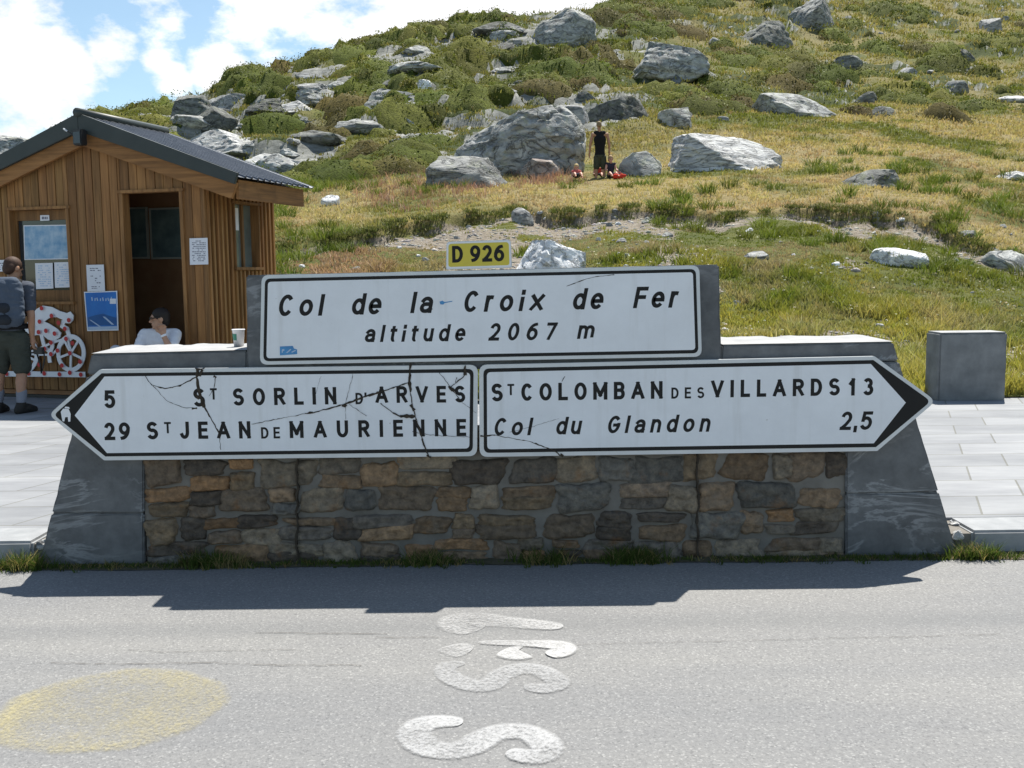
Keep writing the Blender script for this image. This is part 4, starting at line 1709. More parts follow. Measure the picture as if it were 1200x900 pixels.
# window and door casings
def casing(name, u0, u1, z0, z1, w=.05, depth=.10, proud=.02, bottom=True, t=1.1):
    mb = MB().color((t, t, t))
    HB(mb, u0 - .006, u0 + w - .012, -proud, depth, z0, z1)
    HB(mb, u1 - w + .012, u1 + .006, -proud, depth, z0, z1)
    HB(mb, u0 - .02, u1 + .02, -proud - .004, depth, z1 + .001, z1 + .035)
    if bottom:
        HB(mb, u0 - .02, u1 + .02, -proud - .02, depth, z0 - .035, z0 - .001)
    return mb.build(name, M['wood'], hut, bevel=.003)


win = casing("window", wu0, wu1, wz0, wz1)
win.name = "window"
wi0, wt1 = hit_front(21, 259, .07)
wi1, wt0 = hit_front(84, 340, .07)
mb = MB().color((.8, .8, .8))
HB(mb, wu0 + .04, wi0, .06, .095, wz0 + .001, wz1 - .001)
HB(mb, wi1, wu1 - .04, .06, .095, wz0 + .001, wz1 - .001)
HB(mb, wi0 + .001, wi1 - .001, .06, .095, wt1, wz1 - .002)
HB(mb, wi0 + .001, wi1 - .001, .06, .095, wz0 + .002, wt0)
mb.build("sash", M['wood'], win)
mb = MB()
HB(mb, wi0 - .01, wi1 + .01, .078, .084, wt0 - .01, wt1 + .01)
mb.build("pane", M['glass'], win)
casing("door_frame", du0, du1, DZ0, dz1, bottom=False)

# side window, its glass set deep in the wall
mb = MB().color((.85, .85, .85))
HB(mb, -.10, .03, sv1 - .03, sv1 + .004, sz0, sz1)
HB(mb, -.10, .03, sv0 - .004, sv0 + .02, sz0, sz1)
HB(mb, -.10, .034, sv0 - .03, sv1 + .03, sz1 + .001, sz1 + .03)
HB(mb, -.10, .05, sv0 - .03, sv1 + .03, sz0 - .035, sz0 - .001)
sw = mb.build("window", M['wood'], hut, bevel=.003)
mb = MB()
HB(mb, -.085, -.078, sv0 + .02, sv1 - .03, sz0, sz1)
mb.build("pane", M['glass_reflect'], sw)
mb = MB().color((.75, .75, .75))
mid = sv0 + (sv1 - sv0) * .55
HB(mb, -.088, -.05, mid - .02, mid + .02, sz0 + .001, sz1 - .001)
mb.build("mullion", M['wood'], sw)
mb = MB()
HB(mb, -.0765, -.0735, sv0 + .06, mid - .05, sz0 + .42, sz1 - .04)
mb.build("price_list", M['paper'], sw)

# things on the wall behind the doorway
du_m = (du0 + du1) / 2


def back_panel(name, label, a, b_, mat, vv, fr=None, cat="picture", group=None):
    u0, z1 = hit_front(*a, vv)
    u1, z0 = hit_front(*b_, vv)
    root = empty(name, H((u0 + u1) / 2, vv, z0), label, cat, group, -YAW)
    mb = MB()
    HB(mb, u0, u1, vv, vv + .02, z0, z1)
    mb.build("panel", mat, root)
    if fr:
        mb = MB()
        t = .022
        HB(mb, u0 - t, u0, vv - .006, vv + .02, z0, z1)
        HB(mb, u1, u1 + t, vv - .006, vv + .02, z0, z1)
        HB(mb, u0 - t, u1 + t, vv - .006, vv + .02, z1, z1 + t)
        HB(mb, u0 - t, u1 + t, vv - .006, vv + .02, z0 - t, z0)
        mb.build("frame", fr, root)
    return root


vv = v_back - .09
pm = simple("dark_view_print", (.07, .11, .13), (.2, .28, .27), 5, .5, .3)
frm = simple("pale_frame", (.45, .46, .42), (.38, .39, .35), 5, .6, .3)
back_panel("framed_panel", "dark landscape panel inside the hut, left of the pair seen through the doorway", (128, 246), (173, 301), pm, vv, frm, group="panels behind the doorway")
back_panel("framed_panel", "dark landscape panel inside the hut, right of the pair seen through the doorway", (176.5, 246), (226, 301), pm, vv, frm, group="panels behind the doorway")
bn = simple("navy_cloth", (.012, .025, .06), (.02, .04, .09), 8, .8, .2)
back_panel("hanging_banner", "narrow dark blue banner hanging just inside the doorway", (148, 310), (156, 358), bn, .3, cat="banner")

# floodlight under the apex
lu, lz = hit_front(96, 161, FO - .08)
fl = empty("floodlight", H(lu, FO - .08, lz), "small black floodlight under the roof apex of the hut", "lamp", rz=-YAW)
mb = MB()
HB(mb, lu - .06, lu + .055, FO - .16, FO - .06, lz - .09, lz + .08)
mb.build("lamp_housing", M['black_metal'], fl, bevel=.01)
mb = MB()
HB(mb, lu - .045, lu + .04, FO - .163, FO - .1605, lz - .07, lz + .05)
mb.build("lamp_glass", M['glass'], fl)
mb = MB()
mb.tube([H(lu - .05, FO - .05, lz - .01), H(lu - .12, FO - .07, lz + .03), H(lu - .19, FO - .1, lz + .085)], .007, 6)
mb.build("sensor_arm", M['black_metal'], fl)
mb = MB()
mb.tube([H(lu - .17, FO - .1, lz + .07), H(lu - .21, FO - .11, lz + .10)], .011, 6)
mb.build("sensor", M['sign_edge'], fl)


# notices and posters
def sheet(name, label, quad, v, mat, cat, group=None, parts=()):
    P = [hit_front(*q, v) for q in quad]
    uc, zc = sum(p[0] for p in P) / 4, min(p[1] for p in P)
    root = empty(name, H(uc, v, zc), label, cat, group, -YAW)
    mb = MB().prism([H(u, v, z) for u, z in P], ev * .003)
    mb.build("sheet", mat, root)
    for (nm, rects, m, dv) in parts:
        mb = MB()
        for r in rects:
            Q = [hit_front(*q, v) for q in ([(r[0], r[1]), (r[2], r[1]), (r[2], r[3]), (r[0], r[3])] if len(r) == 4 and not isinstance(r[0], tuple) else r)]
            mb.flat([H(u, v - dv, z) for u, z in Q])
        mb.build(nm, m, root)
    return root


def lines(x0, x1, y0, y1, step, fill=.55, seed=1):
    r = random.Random(seed)
    out = []
    y = y0
    while y < y1:
        x = x0 + r.uniform(0, .1) * (x1 - x0)
        while x < x1 - .8:
            w = r.uniform(.8, 3.2)
            if r.random() < fill:
                out.append((x, y, min(x + w, x1), y + step * .45))
            x += w + .5
        y += step
    return out


sheet("paper_notice", "white paper notice pinned above the blue poster between window and doorway", [(101, 310.5), (121.5, 310), (123, 341), (102.5, 341.5)], -.028, M['paper'], "notice", "paper notices on the hut",
      [("print", lines(105, 118, 314, 318, 2.4, .8, 3) + lines(106, 118, 323, 331, 2.6, .5, 4) + lines(107, 117, 335.5, 338.5, 2, .9, 8), M['ink'], .0008)])
sheet("paper_notice", "closely printed paper notice pinned right of the hut doorway", [(222, 279.3), (243, 278.7), (244, 309.8), (222.6, 310.4)], -.028, M['paper'], "notice", "paper notices on the hut",
      [("print", lines(225, 241, 282, 307, 2.1, .75, 5), M['ink'], .0008)])
sheet("paper_notice", "white paper notice left of the window, beside the hiker's head", [(-9, 305), (6.5, 304.5), (7, 318), (-8.5, 318.5)], -.03, M['paper'], "notice", "paper notices on the hut",
      [("print", lines(-7, 4, 308, 316, 2.4, .6, 6), M['ink'], .0008)])
sea = simple("poster_blue", (.02, .12, .42), (.03, .2, .55), 3.5, .5, .3)
deep = simple("poster_deep_blue", (.015, .08, .25), (.02, .11, .3), 9, .5, .3)
sq = [((107 + 3.2 * k + d, 349 + e), (108.2 + 3.2 * k + d, 348.6 + e), (108.8 + 3.2 * k, 352.4 + .4 * e), (107.6 + 3.2 * k, 352.8)) for k, (d, e) in enumerate([(0, -.6), (.8, .5), (-.5, 0), (.6, 1), (0, -.2), (.7, .8), (-.3, .2), (.5, -.8)])]
sheet("poster", "bright blue glossy poster with a white border, left of the hut doorway", [(98.3, 342), (137.2, 340.8), (138.8, 387.2), (102.2, 388)], -.028, M['white'], "poster", None,
      [("picture", [((99.6, 343.2), (136.2, 342), (137.4, 385.8), (103.2, 386.8))], sea, .0006),
       ("title", sq, M['pale_blue'], .0012), ("label_box", [(128.8, 350, 136, 356)], M['white'], .0013),
       ("ridge", [((102.6, 372), (113, 369), (121, 367.5), (128, 370), (137, 372.5), (137.2, 381), (103, 381.5))], deep, .001),
       ("glacier", [((104.5, 374.5), (107, 375), (119, 383), (116.5, 383)), ((120.5, 371), (123, 371), (134, 380.5), (131, 380.5)), ((103.2, 383), (137.2, 382.2), (137.3, 385.8), (103.2, 386.8))], M['pale_blue'], .0016)])
# prints shown in the window
cl = simple("cloudy_print", (.10, .26, .44), (.42, .53, .62), 9, .5, .3)
g2 = "sheets in the hut window"
sheet("window_poster", "large pale blue landscape print at the top of the hut window", [(27.5, 264), (82.5, 263.2), (83.2, 303.6), (28.6, 304.6)], .058, M['paper'], "poster", g2,
      [("picture", [((28.6, 265.2), (81.6, 264.4), (82.2, 302.6), (29.6, 303.6))], cl, .0006)])
sheet("window_notice", "pale blue printed sheet low in the hut window, the left of two", [(41, 308.5), (61.5, 308), (62.5, 338), (42.3, 338.8)], .058, M['paper'], "notice", g2,
      [("print", lines(44, 60, 311, 336, 2.6, .6, 9), M['pale_blue'], .0008)])
sheet("window_notice", "pale blue printed sheet low in the hut window, the right of two", [(63.5, 307.5), (83, 307), (83.6, 336.6), (64.4, 337.2)], .058, M['paper'], "notice", g2,
      [("print", lines(66, 81, 310, 335, 2.6, .6, 10), M['pale_blue'], .0008)])
sheet("small_label", "tiny white label stuck at the top of the hut window", [(47, 252.2), (57.5, 252), (57.8, 258.5), (47.2, 258.8)], .052, M['paper'], "label", None,
      [("print", [(49, 254, 51.6, 257), (52.2, 254, 54, 257), (54.5, 254, 56, 257)], M['ink'], .0008)])


# white cut-out of a racing cyclist with red spots
def zc(x, y):
    return (x * 150 / 643.0, 290 + y * 210 / 900.0)


CV = -.045
cy = empty("cyclist_cutout", H(hit_front(60, 440, CV)[0], CV, hit_front(60, 440, CV)[1]),
           "white cut-out panel of a racing cyclist with red spots, fixed below the hut window", "cut-out sign", rz=-YAW)


def cut_ribbon(mb, pts, w, closed=False, k=0):
    P = [Vector(hit_front(*zc(x, y), CV)) for x, y in pts]
    vs, fs = ribbon([tuple(p) for p in P], w, 0 if closed else .008)
    n0 = len(vs)
    F = [H(p.x, CV - .0006 * k, p.y) for p in vs]
    B = [p + ev * .012 for p in F]
    n = n0 // 2
    mb.add(F + B, fs + [tuple(i + n0 for i in reversed(f)) for f in fs]
           + [(f[1], f[0], f[0] + n0, f[1] + n0) for f in fs] + [(f[3], f[2], f[2] + n0, f[3] + n0) for f in fs])


def ell(cx, cy_, rx, ry, n=32):
    return [(cx + rx * math.cos(2 * math.pi * i / n), cy_ + ry * math.sin(2 * math.pi * i / n)) for i in range(n)] + [(cx + rx, cy_)]


mb = MB()
k = 0
body = [(120, 420), (150, 345), (185, 308), (215, 292), (262, 300), (300, 320), (335, 330), (352, 322), (368, 342), (366, 366), (352, 381), (330, 380), (312, 362), (285, 350), (250, 352), (222, 372),
        (250, 385), (288, 410), (306, 430), (300, 452), (272, 470), (240, 462), (215, 440), (180, 440), (150, 450)]
mb.prism([H(hit_front(*zc(x, y), CV)[0], CV, hit_front(*zc(x, y), CV)[1]) for x, y in body], ev * .012)
for pts, w in (([(318, 372), (312, 395), (335, 408), (345, 440), (358, 462)], .05), ([(262, 460), (262, 500), (245, 540), (250, 575)], .048), ([(205, 430), (222, 500), (262, 535)], .045),
               ([(205, 505), (262, 478), (338, 455), (358, 530)], .026), ([(262, 540), (338, 455)], .026), ([(120, 535), (205, 505)], .022), ([(120, 535), (262, 540)], .022)):
    k += 1
    cut_ribbon(mb, pts, w, k=k)
for (cx_, cy_, rx, ry) in ((357, 531, 64, 84), (122, 540, 64, 82)):
    k += 1
    cut_ribbon(mb, ell(cx_, cy_, rx, ry), .05, True, k)
    for a in range(20, 380, 72):
        k += 1
        cut_ribbon(mb, [(cx_, cy_), (cx_ + rx * .9 * math.cos(R(a)), cy_ + ry * .9 * math.sin(R(a)))], .026, k=k)
k += 1
cut_ribbon(mb, [(20, 634), (428, 638)], .062, k=k)
mb.build("cut_panel", M['white'], cy)
mb = MB()
for (x, y) in [(215, 305), (265, 343), (352, 365), (300, 378), (332, 408), (205, 372), (237, 418), (280, 432), (200, 425), (338, 458), (370, 480), (262, 477), (230, 508), (295, 517), (357, 530), (262, 535),
               (408, 573), (317, 592), (203, 588), (357, 628), (305, 636), (412, 638), (228, 632), (97, 630), (160, 340), (165, 400), (60, 560), (120, 460), (150, 632), (40, 634)]:
    u, z = hit_front(*zc(x, y), CV)
    mb.flat([H(u + .026 * math.cos(2 * math.pi * i / 14), CV - .022, z + .026 * math.sin(2 * math.pi * i / 14)) for i in range(14)])
mb.build("red_spots", M['red'], cy)


# ================================================================== ROCKS
def ico(sub):
    bm = bmesh.new()
    bmesh.ops.create_icosphere(bm, subdivisions=sub, radius=1)
    V = np.array([v.co[:] for v in bm.verts])
    F = np.array([[v.index for v in f.verts] for f in bm.faces])
    bm.free()
    return V, F


ICO = {k: ico(k) for k in (3, 4, 5, 6)}


def rock_shape(seed, sub=4, cuts=9, rough=.16, lean=0.0, flat=1.0, strat=0.0, boxy=.8):
    V, F = ICO[sub]
    r = np.random.default_rng(seed)
    P = V.copy()
    P = np.sign(P) * np.abs(P) ** boxy
    for i in range(cuts):
        n = r.normal(size=3) * np.array([1, 1, .8])
        n[2] = abs(n[2]) * .9
        n /= np.linalg.norm(n)
        d = r.uniform(.52, .86)
        k = np.clip(P @ n - d, 0, None)
        P = P - k[:, None] * n * .96
    f = noise3(P, 1.7, seed % 97, 3) - .5
    g = noise3(P, 5.5, seed % 89 + 3, 3) - .5
    h_ = noise3(P, 14.0, seed % 83 + 5, 3) - .5
    rg = np.abs(noise3(P, 2.6, seed % 71 + 9, 3) - .5)
    P = P * (1 + rough * 1.5 * f + rough * .8 * g + rough * .35 * h_ - rough * 1.1 * np.clip(.05 - rg, 0, 1) / .05 * .5)[:, None]
    if strat:
        w = (P[:, 2] + .35 * P[:, 0] * r.uniform(-1, 1)) * 7
        P[:, :2] *= (1 + strat * (vnoise(w, w * 0 + seed, seed) - .5))[:, None]
    lo, hi = P.min(0), P.max(0)
    P[:, 0] = (P[:, 0] - (lo[0] + hi[0]) / 2) / (hi[0] - lo[0])
    P[:, 1] = (P[:, 1] - (lo[1] + hi[1]) / 2) / (hi[1] - lo[1])
    P[:, 2] = (P[:, 2] - lo[2]) / (hi[2] - lo[2]) * 1.35 - .35
    P[:, 0] += lean * np.clip(P[:, 2], 0, 1) * (1 - abs(2 * P[:, 0]))
    return P, F


RB = []


def rock(name, label, l, r, top, base, mat='rock', group=None, cat="rock", seed=None, depth=.8, sub=4, cuts=9, rough=.10, lean=0.0, strat=.0, tilt=0.0, boxy=.8):
    RB.append((l, r, top, base))
    P0_ = on_hill((l + r) / 2, base)
    dist = -(CR.transposed() @ (P0_ - CAM)).z
    w = (r - l) / 1200 * dist
    h = (base - top) / 1200 * dist
    seed = seed if seed is not None else int(abs(l * 13 + top * 7)) + 3
    P, F = rock_shape(seed, sub, cuts, rough, lean, 1, strat, boxy)
    V = P * np.array([w, w * depth, h])
    me = bpy.data.meshes.new(name)
    me.from_pydata(V.tolist(), [], F.tolist())
    me.shade_smooth()
    me.set_sharp_from_angle(angle=R(32))
    o = link(name, me, M[mat])
    o.location = P0_ + Vector((0, w * depth * .38, 0))
    o.rotation_euler = (0, R(tilt), 0)
    tag(o, label, cat, group)
    return o


GB = "boulders on the hill"
ROCKS = [
    ("boulder", "huge craggy grey boulder on the hill, left of the standing man", 516, 692, 121, 206, dict(mat='rock', depth=.8, sub=6, cuts=7, rough=.10, lean=.06, strat=.012, seed=58, boxy=.66)),
    ("boulder", "low pale-topped ledge rock at the left foot of the huge boulder", 497, 596, 180, 219, dict(depth=.7, sub=4, seed=34, strat=.06)),
    ("boulder", "low reddish rock at the right foot of the huge boulder, behind a seated child", 606, 664, 184, 209, dict(mat='rock_red', depth=.6, seed=77)),
    ("boulder", "broad pale streaked slab rock in the dry meadow, right of the group of people", 781, 929, 153, 199, dict(mat='rock_slab', depth=.7, sub=5, cuts=7, rough=.09, lean=-.12, strat=.03, seed=52)),
    ("boulder", "slanting grey rock just right of the child in the dark top", 722, 777, 176, 207, dict(mat='rock', lean=.1, seed=61)),
    ("boulder", "smooth pale rounded rock peeping out behind the huge boulder", 650, 694, 123, 147, dict(mat='rock_slab', seed=63, rough=.08, cuts=5)),
    ("boulder", "long dark flat boulder above the standing man", 683, 772, 110, 140, dict(mat='rock_dark', seed=65, rough=.1)),
    ("boulder", "small rounded grey boulder right of the long dark boulder", 772, 813, 124, 149, dict(mat='rock', seed=66, rough=.1)),
    ("boulder", "long grey boulder with a low tail, upper middle of the right slope", 885, 986, 106, 136, dict(mat='rock', seed=68, lean=-.25, rough=.1)),
    ("boulder", "low dark-fronted rock alone in the dry meadow at right", 994, 1076, 196, 221, dict(mat='rock_dark', seed=70, strat=.08)),
    ("boulder", "white quartz rock rising behind the top edge of the name sign", 597, 688, 280, 326, dict(mat='rock_white', seed=72, sub=5, cuts=8, rough=.14, boxy=.6)),
    ("boulder", "flat white stone on the green bank, right of the name sign", 1026, 1093, 290, 312, dict(mat='rock_white', seed=74, rough=.1)),
    ("boulder", "grey half-buried rock at the right edge of the bank", 1158, 1215, 293, 318, dict(mat='rock', seed=76)),
    ("boulder", "small tan flat stone on the bank above the white stone", 1122, 1152, 270, 280, dict(mat='rock_slab', seed=78)),
    ("boulder", "low pale rock at the right edge of the dry meadow", 1172, 1220, 199, 211, dict(mat='rock_slab', seed=80)),
    ("boulder", "pale block lying on the lip of the bank, above the route plate", 599, 626, 243, 263, dict(mat='rock_slab', seed=82, cuts=12)),
    ("outcrop", "wide overhanging grey outcrop at the top of the hill, dark beneath", 612, 702, 10, 52, dict(mat='rock', seed=84, sub=5, depth=.8, strat=.06)),
    ("outcrop", "steep cracked outcrop below the skyline, capped with green shrubs", 742, 836, 46, 86, dict(mat='rock', seed=86, sub=5, strat=.1)),
    ("outcrop", "tall dark upright crag at the top of the hill, lower of the two", 872, 938, 20, 58, dict(mat='rock_dark', seed=88, sub=5, cuts=14)),
    ("outcrop", "tall grey crag at the top edge of the hill, upper of the two", 926, 988, -8, 34, dict(mat='rock', seed=90, sub=5, cuts=14)),
    ("outcrop", "big squarish brown-grey boulder above the right slope of the hut roof", 211, 277, 121, 157, dict(mat='rock_dark', seed=92, depth=.9)),
    ("outcrop", "dark knob of rock on the skyline just left of the squarish boulder", 192, 250, 108, 140, dict(mat='rock_dark', seed=94)),
    ("outcrop", "broad smooth pale outcrop right behind the hut roof", 206, 300, 149, 190, dict(mat='rock_slab', seed=96, sub=5, rough=.1)),
    ("outcrop", "grey outcrop with white ledges, right of the smooth pale outcrop", 290, 352, 178, 208, dict(mat='rock', seed=98, strat=.08)),
    ("outcrop", "bare grey rock rise beyond the left slope of the hut roof", -60, 66, 152, 205, dict(mat='rock', seed=99, sub=5, rough=.09)),
    ("boulder", "dark two-humped rock on the upper right slope", 974, 1014, 64, 82, dict(mat='rock_dark', seed=101)),
    ("boulder", "dark rounded rock on the upper right slope near a white scar", 1119, 1146, 57, 73, dict(mat='rock_dark', seed=103)),
    ("boulder", "grey rock with pale streak right of the long tailed boulder", 1104, 1140, 94, 110, dict(mat='rock', seed=105)),
    ("boulder", "bright grey pointed rock near the top right corner", 1148, 1180, 20, 38, dict(mat='rock_slab', seed=107)),
    ("boulder", "flat pale rock at the right edge of the upper slope", 1172, 1216, 109, 120, dict(mat='rock_slab', seed=109)),
    ("boulder", "small dark rock beside the tail of the long boulder", 1003, 1034, 107, 122, dict(mat='rock_dark', seed=111)),
    ("boulder", "small white rock in the grass below the hut roof's right eave", 375, 398, 228, 241, dict(mat='rock_white', seed=113)),
    ("boulder", "pale small rock high on the middle slope among green shrubs", 487, 506, 93, 103, dict(mat='rock_white', seed=115)),
    ("boulder", "pale narrow slab on the bank right of the name sign", 872, 902, 294, 304, dict(mat='rock_slab', seed=117)),
]
for nm, lab, l, r_, tp, bs, kw in ROCKS:
    rock(nm, lab, l, r_, tp, bs, group=GB if nm == "boulder" else "rock outcrops on the hill", cat=nm, **kw)

rr = random.Random(3)
n_ = 0
while n_ < 50:
    x, y = rr.uniform(225, 640), rr.uniform(30, 200)
    m_ = s_lookup(x, np.linspace(11, 140, 300)).min()
    if y < m_ + 8 or y > 198 - max(0, x - 430) * .55 or (x > 480 and y > 118):
        continue
    w = rr.choice((22, 34, 48, 70, 105)) * rr.uniform(.8, 1.2) * (.55 + .45 * (y - 20) / 180)
    rock("outcrop", "weathered grey rock ledge among dark green shrubs on the left shoulder of the hill", x - w / 2, x + w / 2, y - w * rr.uniform(.11, .24), y + 2.5,
         mat=rr.choice(('rock', 'rock', 'rock', 'rock_slab', 'rock_dark')), group="ledges on the left shoulder", cat="outcrop", seed=200 + n_, depth=rr.uniform(.5, 1.1), sub=4, strat=rr.choice((0, .03, .05)), tilt=rr.uniform(-8, 8), cuts=11)
    n_ += 1
n_ = 0
while n_ < 38:
    x, y = rr.uniform(620, 1210), rr.uniform(8, 150)
    w = rr.choice((8, 10, 12, 16, 22, 30)) * rr.uniform(.8, 1.2) * (.6 + .5 * y / 150)
    rock("stone", "small grey stone half sunk in the grass of the upper right slope", x - w / 2, x + w / 2, y - w * rr.uniform(.25, .45), y + 1,
         mat=rr.choice(('rock', 'rock_slab', 'rock_dark')), group="stones on the upper right slope", cat="stone", seed=400 + n_, sub=3, cuts=8)
    n_ += 1
n_ = 0
while n_ < 110:
    x, y = rr.uniform(330, 1215), (rr.uniform(248, 385) if n_ < 50 else rr.uniform(246, 318))
    if 290 < x < 850 and y > 318 or (330 < x < 520 and y < 285):
        continue
    w = rr.choice((3, 4, 5, 6, 8, 11)) * rr.uniform(.8, 1.3)
    rock("stone", "pale stone lying loose on the grassy bank behind the wall", x - w / 2, x + w / 2, y - w * rr.uniform(.3, .5), y + .6,
         mat=rr.choice(('rock_white', 'rock_slab', 'rock')), group="loose stones on the bank", cat="stone", seed=600 + n_, sub=3, cuts=8)
    n_ += 1
# rubble in the gaps at the ends of the wall
n_ = 0
for i in range(16):
    x0 = rr.choice((xl + rr.uniform(.02, .12), xr - rr.uniform(.01, .13)))
    s_ = rr.uniform(.02, .045)
    P, F = rock_shape(800 + i, 3, 8)
    me = bpy.data.meshes.new("stone")
    me.from_pydata((P * np.array([s_ * 1.5, s_ * 1.3, s_])).tolist(), [], F.tolist())
    me.shade_smooth()
    me.set_sharp_from_angle(angle=R(32))
    o = link("stone", me, M['rock_slab'])
    o.location = (x0, KF + rr.uniform(.0, .28), .06 + rr.uniform(0, .04))
    tag(o, "pale rubble stone packed between the kerb and the end of the sign wall", "stone", "rubble at the wall ends")
# ================================================================== PEOPLE
def skin_mat(name, c):
    m = Mt(name)
    col = m.ramp(m.noise(14, 4), [(.3, c), (.7, tuple(x * .85 for x in c))])
    m.done(col, .55, .35)
    m.b.inputs['Subsurface Weight'].default_value = .08
    return m.m


def cloth(name, c):
    m = Mt(name)
    col = m.ramp(m.noise(9, 5), [(.3, c), (.7, tuple(x * .8 for x in c))])
    m.bump(m.noise(16, 3), .5, .02)
    return m.done(col, .9, .2)


SK = skin_mat("skin", (.47, .27, .18))
SK2 = skin_mat("tanned_skin", (.40, .22, .14))
SKP = skin_mat("child_skin", (.55, .30, .22))  # one pinkish skin tone shared by the children


class Blob:
    """union of rounded shapes, melted into one continuous skin"""

    def __init__(self):
        self.bm = bmesh.new()

    def ell(self, c, r, Rm=None):
        M4 = Matrix.Translation(c) @ (Rm.to_4x4() if Rm is not None else Matrix.Identity(4)) @ Matrix.Diagonal((*r, 1))
        bmesh.ops.create_icosphere(self.bm, subdivisions=3, radius=1, matrix=M4)
        return self

    def cap(self, a, b, ra, rb, n=14):
        a, b = Vector(a), Vector(b)
        d = b - a
        if d.length < 1e-5:
            return self.ell(a, (ra, ra, ra))
        q = d.to_track_quat('Z', 'Y').to_matrix()
        vs = []
        rings = [(-ra * math.sin(R(t)), ra * math.cos(R(t)), 0) for t in (72, 48, 24)] + [(0, ra, 0), (.5, (ra + rb) / 2, 1), (1, rb, 1)]
        prof = [(z, r) for z, r, k in rings[:3]] + [(0, ra), (d.length * .5, (ra + rb) / 2), (d.length, rb)] + [(d.length + rb * math.sin(R(t)), rb * math.cos(R(t))) for t in (24, 48, 72)]
        for z, r in prof:
            vs.append([self.bm.verts.new(a + q @ Vector((r * math.cos(2 * math.pi * k / n), r * math.sin(2 * math.pi * k / n), z))) for k in range(n)])
        for i in range(len(vs) - 1):
            for k in range(n):
                self.bm.faces.new((vs[i][k], vs[i][(k + 1) % n], vs[i + 1][(k + 1) % n], vs[i + 1][k]))
        self.bm.faces.new(list(reversed(vs[0])))
        self.bm.faces.new(vs[-1])
        return self

    def chain(self, pts, rs):
        for i in range(len(pts) - 1):
            self.cap(pts[i], pts[i + 1], rs[i], rs[i + 1])
        return self

    def build(self, name, mat, parent, voxel=.012, smooth=4, folds=0.0):
        me = bpy.data.meshes.new(name)
        inv = parent.matrix_world.inverted()
        self.bm.transform(inv)
        self.bm.to_mesh(me)
        self.bm.free()
        o = link(name, me, mat, parent)
        md = o.modifiers.new("skin", 'REMESH')
        md.mode = 'VOXEL'
        md.voxel_size = voxel
        md.use_smooth_shade = True
        if smooth:
            sm = o.modifiers.new("soft", 'SMOOTH')
            sm.factor = .5
            sm.iterations = smooth
        dg = bpy.context.evaluated_depsgraph_get()
        new = bpy.data.meshes.new_from_object(o.evaluated_get(dg))
        o.modifiers.clear()
        o.data = new
        new.name = name
        if folds:
            P = np.empty(len(new.vertices) * 3, np.float32)
            Q = np.empty(len(new.vertices) * 3, np.float32)
            new.vertices.foreach_get('co', P)
            new.vertices.foreach_get('normal', Q)
            P, Q = P.reshape(-1, 3), Q.reshape(-1, 3)
            f_ = noise3(P * np.array([1, 1, 2.2]), 7.5, 5, 3) - .5
            rdg = .5 - np.abs(f_) * 4
            P = P + Q * (folds * np.clip(rdg, -.6, .5))[:, None]
            new.vertices.foreach_set('co', P.astype(np.float32).ravel())
            new.update()
        new.shade_smooth()
        return o


def perp(d, hint):
    d = d.normalized()
    return (hint - d * hint.dot(d)).normalized()


def hand(B, wr, d, side, k=1.0, curl=.6):
    """palm and five fingers; d along the hand, side towards the thumb"""
    d = d.normalized()
    s = perp(d, side)
    nrm = d.cross(s)
    B.cap(wr, wr + d * .035 * k, .026 * k, .034 * k)
    B.ell(wr + d * .055 * k, (.040 * k, .040 * k, .018 * k), Matrix((s, d, nrm)).transposed())
    for i, (off, L) in enumerate(((.030, .070), (.010, .078), (-.011, .072), (-.030, .056))):
        a = wr + (d * .082 + s * off) * k
        b = a + (d * math.cos(curl * .5) + nrm * math.sin(curl * .5)) * L * .5 * k
        c = b + (d * math.cos(curl * 1.5) + nrm * math.sin(curl * 1.5)) * L * .5 * k
        B.chain([a, b, c], [.0095 * k, .009 * k, .0075 * k])
    a = wr + (d * .03 + s * .028) * k
    b = a + (d * .6 + s * .7 + nrm * .3).normalized() * .038 * k
    B.chain([a, b, b + (d * .9 + s * .15 + nrm * .35).normalized() * .03 * k], [.013 * k, .0105 * k, .008 * k])


def head(B, c, face, up, k=1.0):
    f = face.normalized()
    u = perp(f, up)
    s = u.cross(f)
    Rm = Matrix((s, f, u)).transposed()
    B.ell(c + (u * .022 - f * .012) * k, (.075 * k, .095 * k, .092 * k), Rm)
    B.ell(c + (f * .028 - u * .052) * k, (.054 * k, .060 * k, .062 * k), Rm)
    B.cap(c + (f * .084 + u * .012) * k, c + (f * .104 - u * .026) * k, .008 * k, .014 * k)
    B.ell(c + (f * .085 - u * .060) * k, (.024 * k, .010 * k, .008 * k), Rm)
    B.ell(c + (f * .072 - u * .096) * k, (.024 * k, .02 * k, .016 * k), Rm)
    B.ell(c + (f * .082 + u * .028) * k, (.046 * k, .012 * k, .010 * k), Rm)
    for q in (-1, 1):
        B.ell(c + (s * .076 * q - f * .010 - u * .008) * k, (.012 * k, .022 * k, .033 * k), Rm)
    return f, u, s, Rm


def hair(c, f, u, s, Rm, mat, parent, k=1.0, vox=.012, low=.0):
    B = Blob()
    B.ell(c + (u * .034 - f * .020) * k, (.083 * k, .100 * k, .091 * k), Rm)
    B.ell(c + (u * (-.010 - low) - f * .055) * k, (.076 * k, .058 * k, .080 * k), Rm)
    o = B.build("hair", mat, parent, vox, 2)
    # trim the hair back off the face
    me = o.data
    bm = bmesh.new()
    bm.from_mesh(me)
    inv = parent.matrix_world.inverted()
    bmesh.ops.bisect_plane(bm, geom=bm.verts[:] + bm.edges[:] + bm.faces[:], plane_co=inv @ (c + (f * .052 + u * .02) * k), plane_no=(inv.to_3x3() @ (f * .9 - u * .55)).normalized(), clear_outer=True)
    bm.to_mesh(me)
    bm.free()
    return o


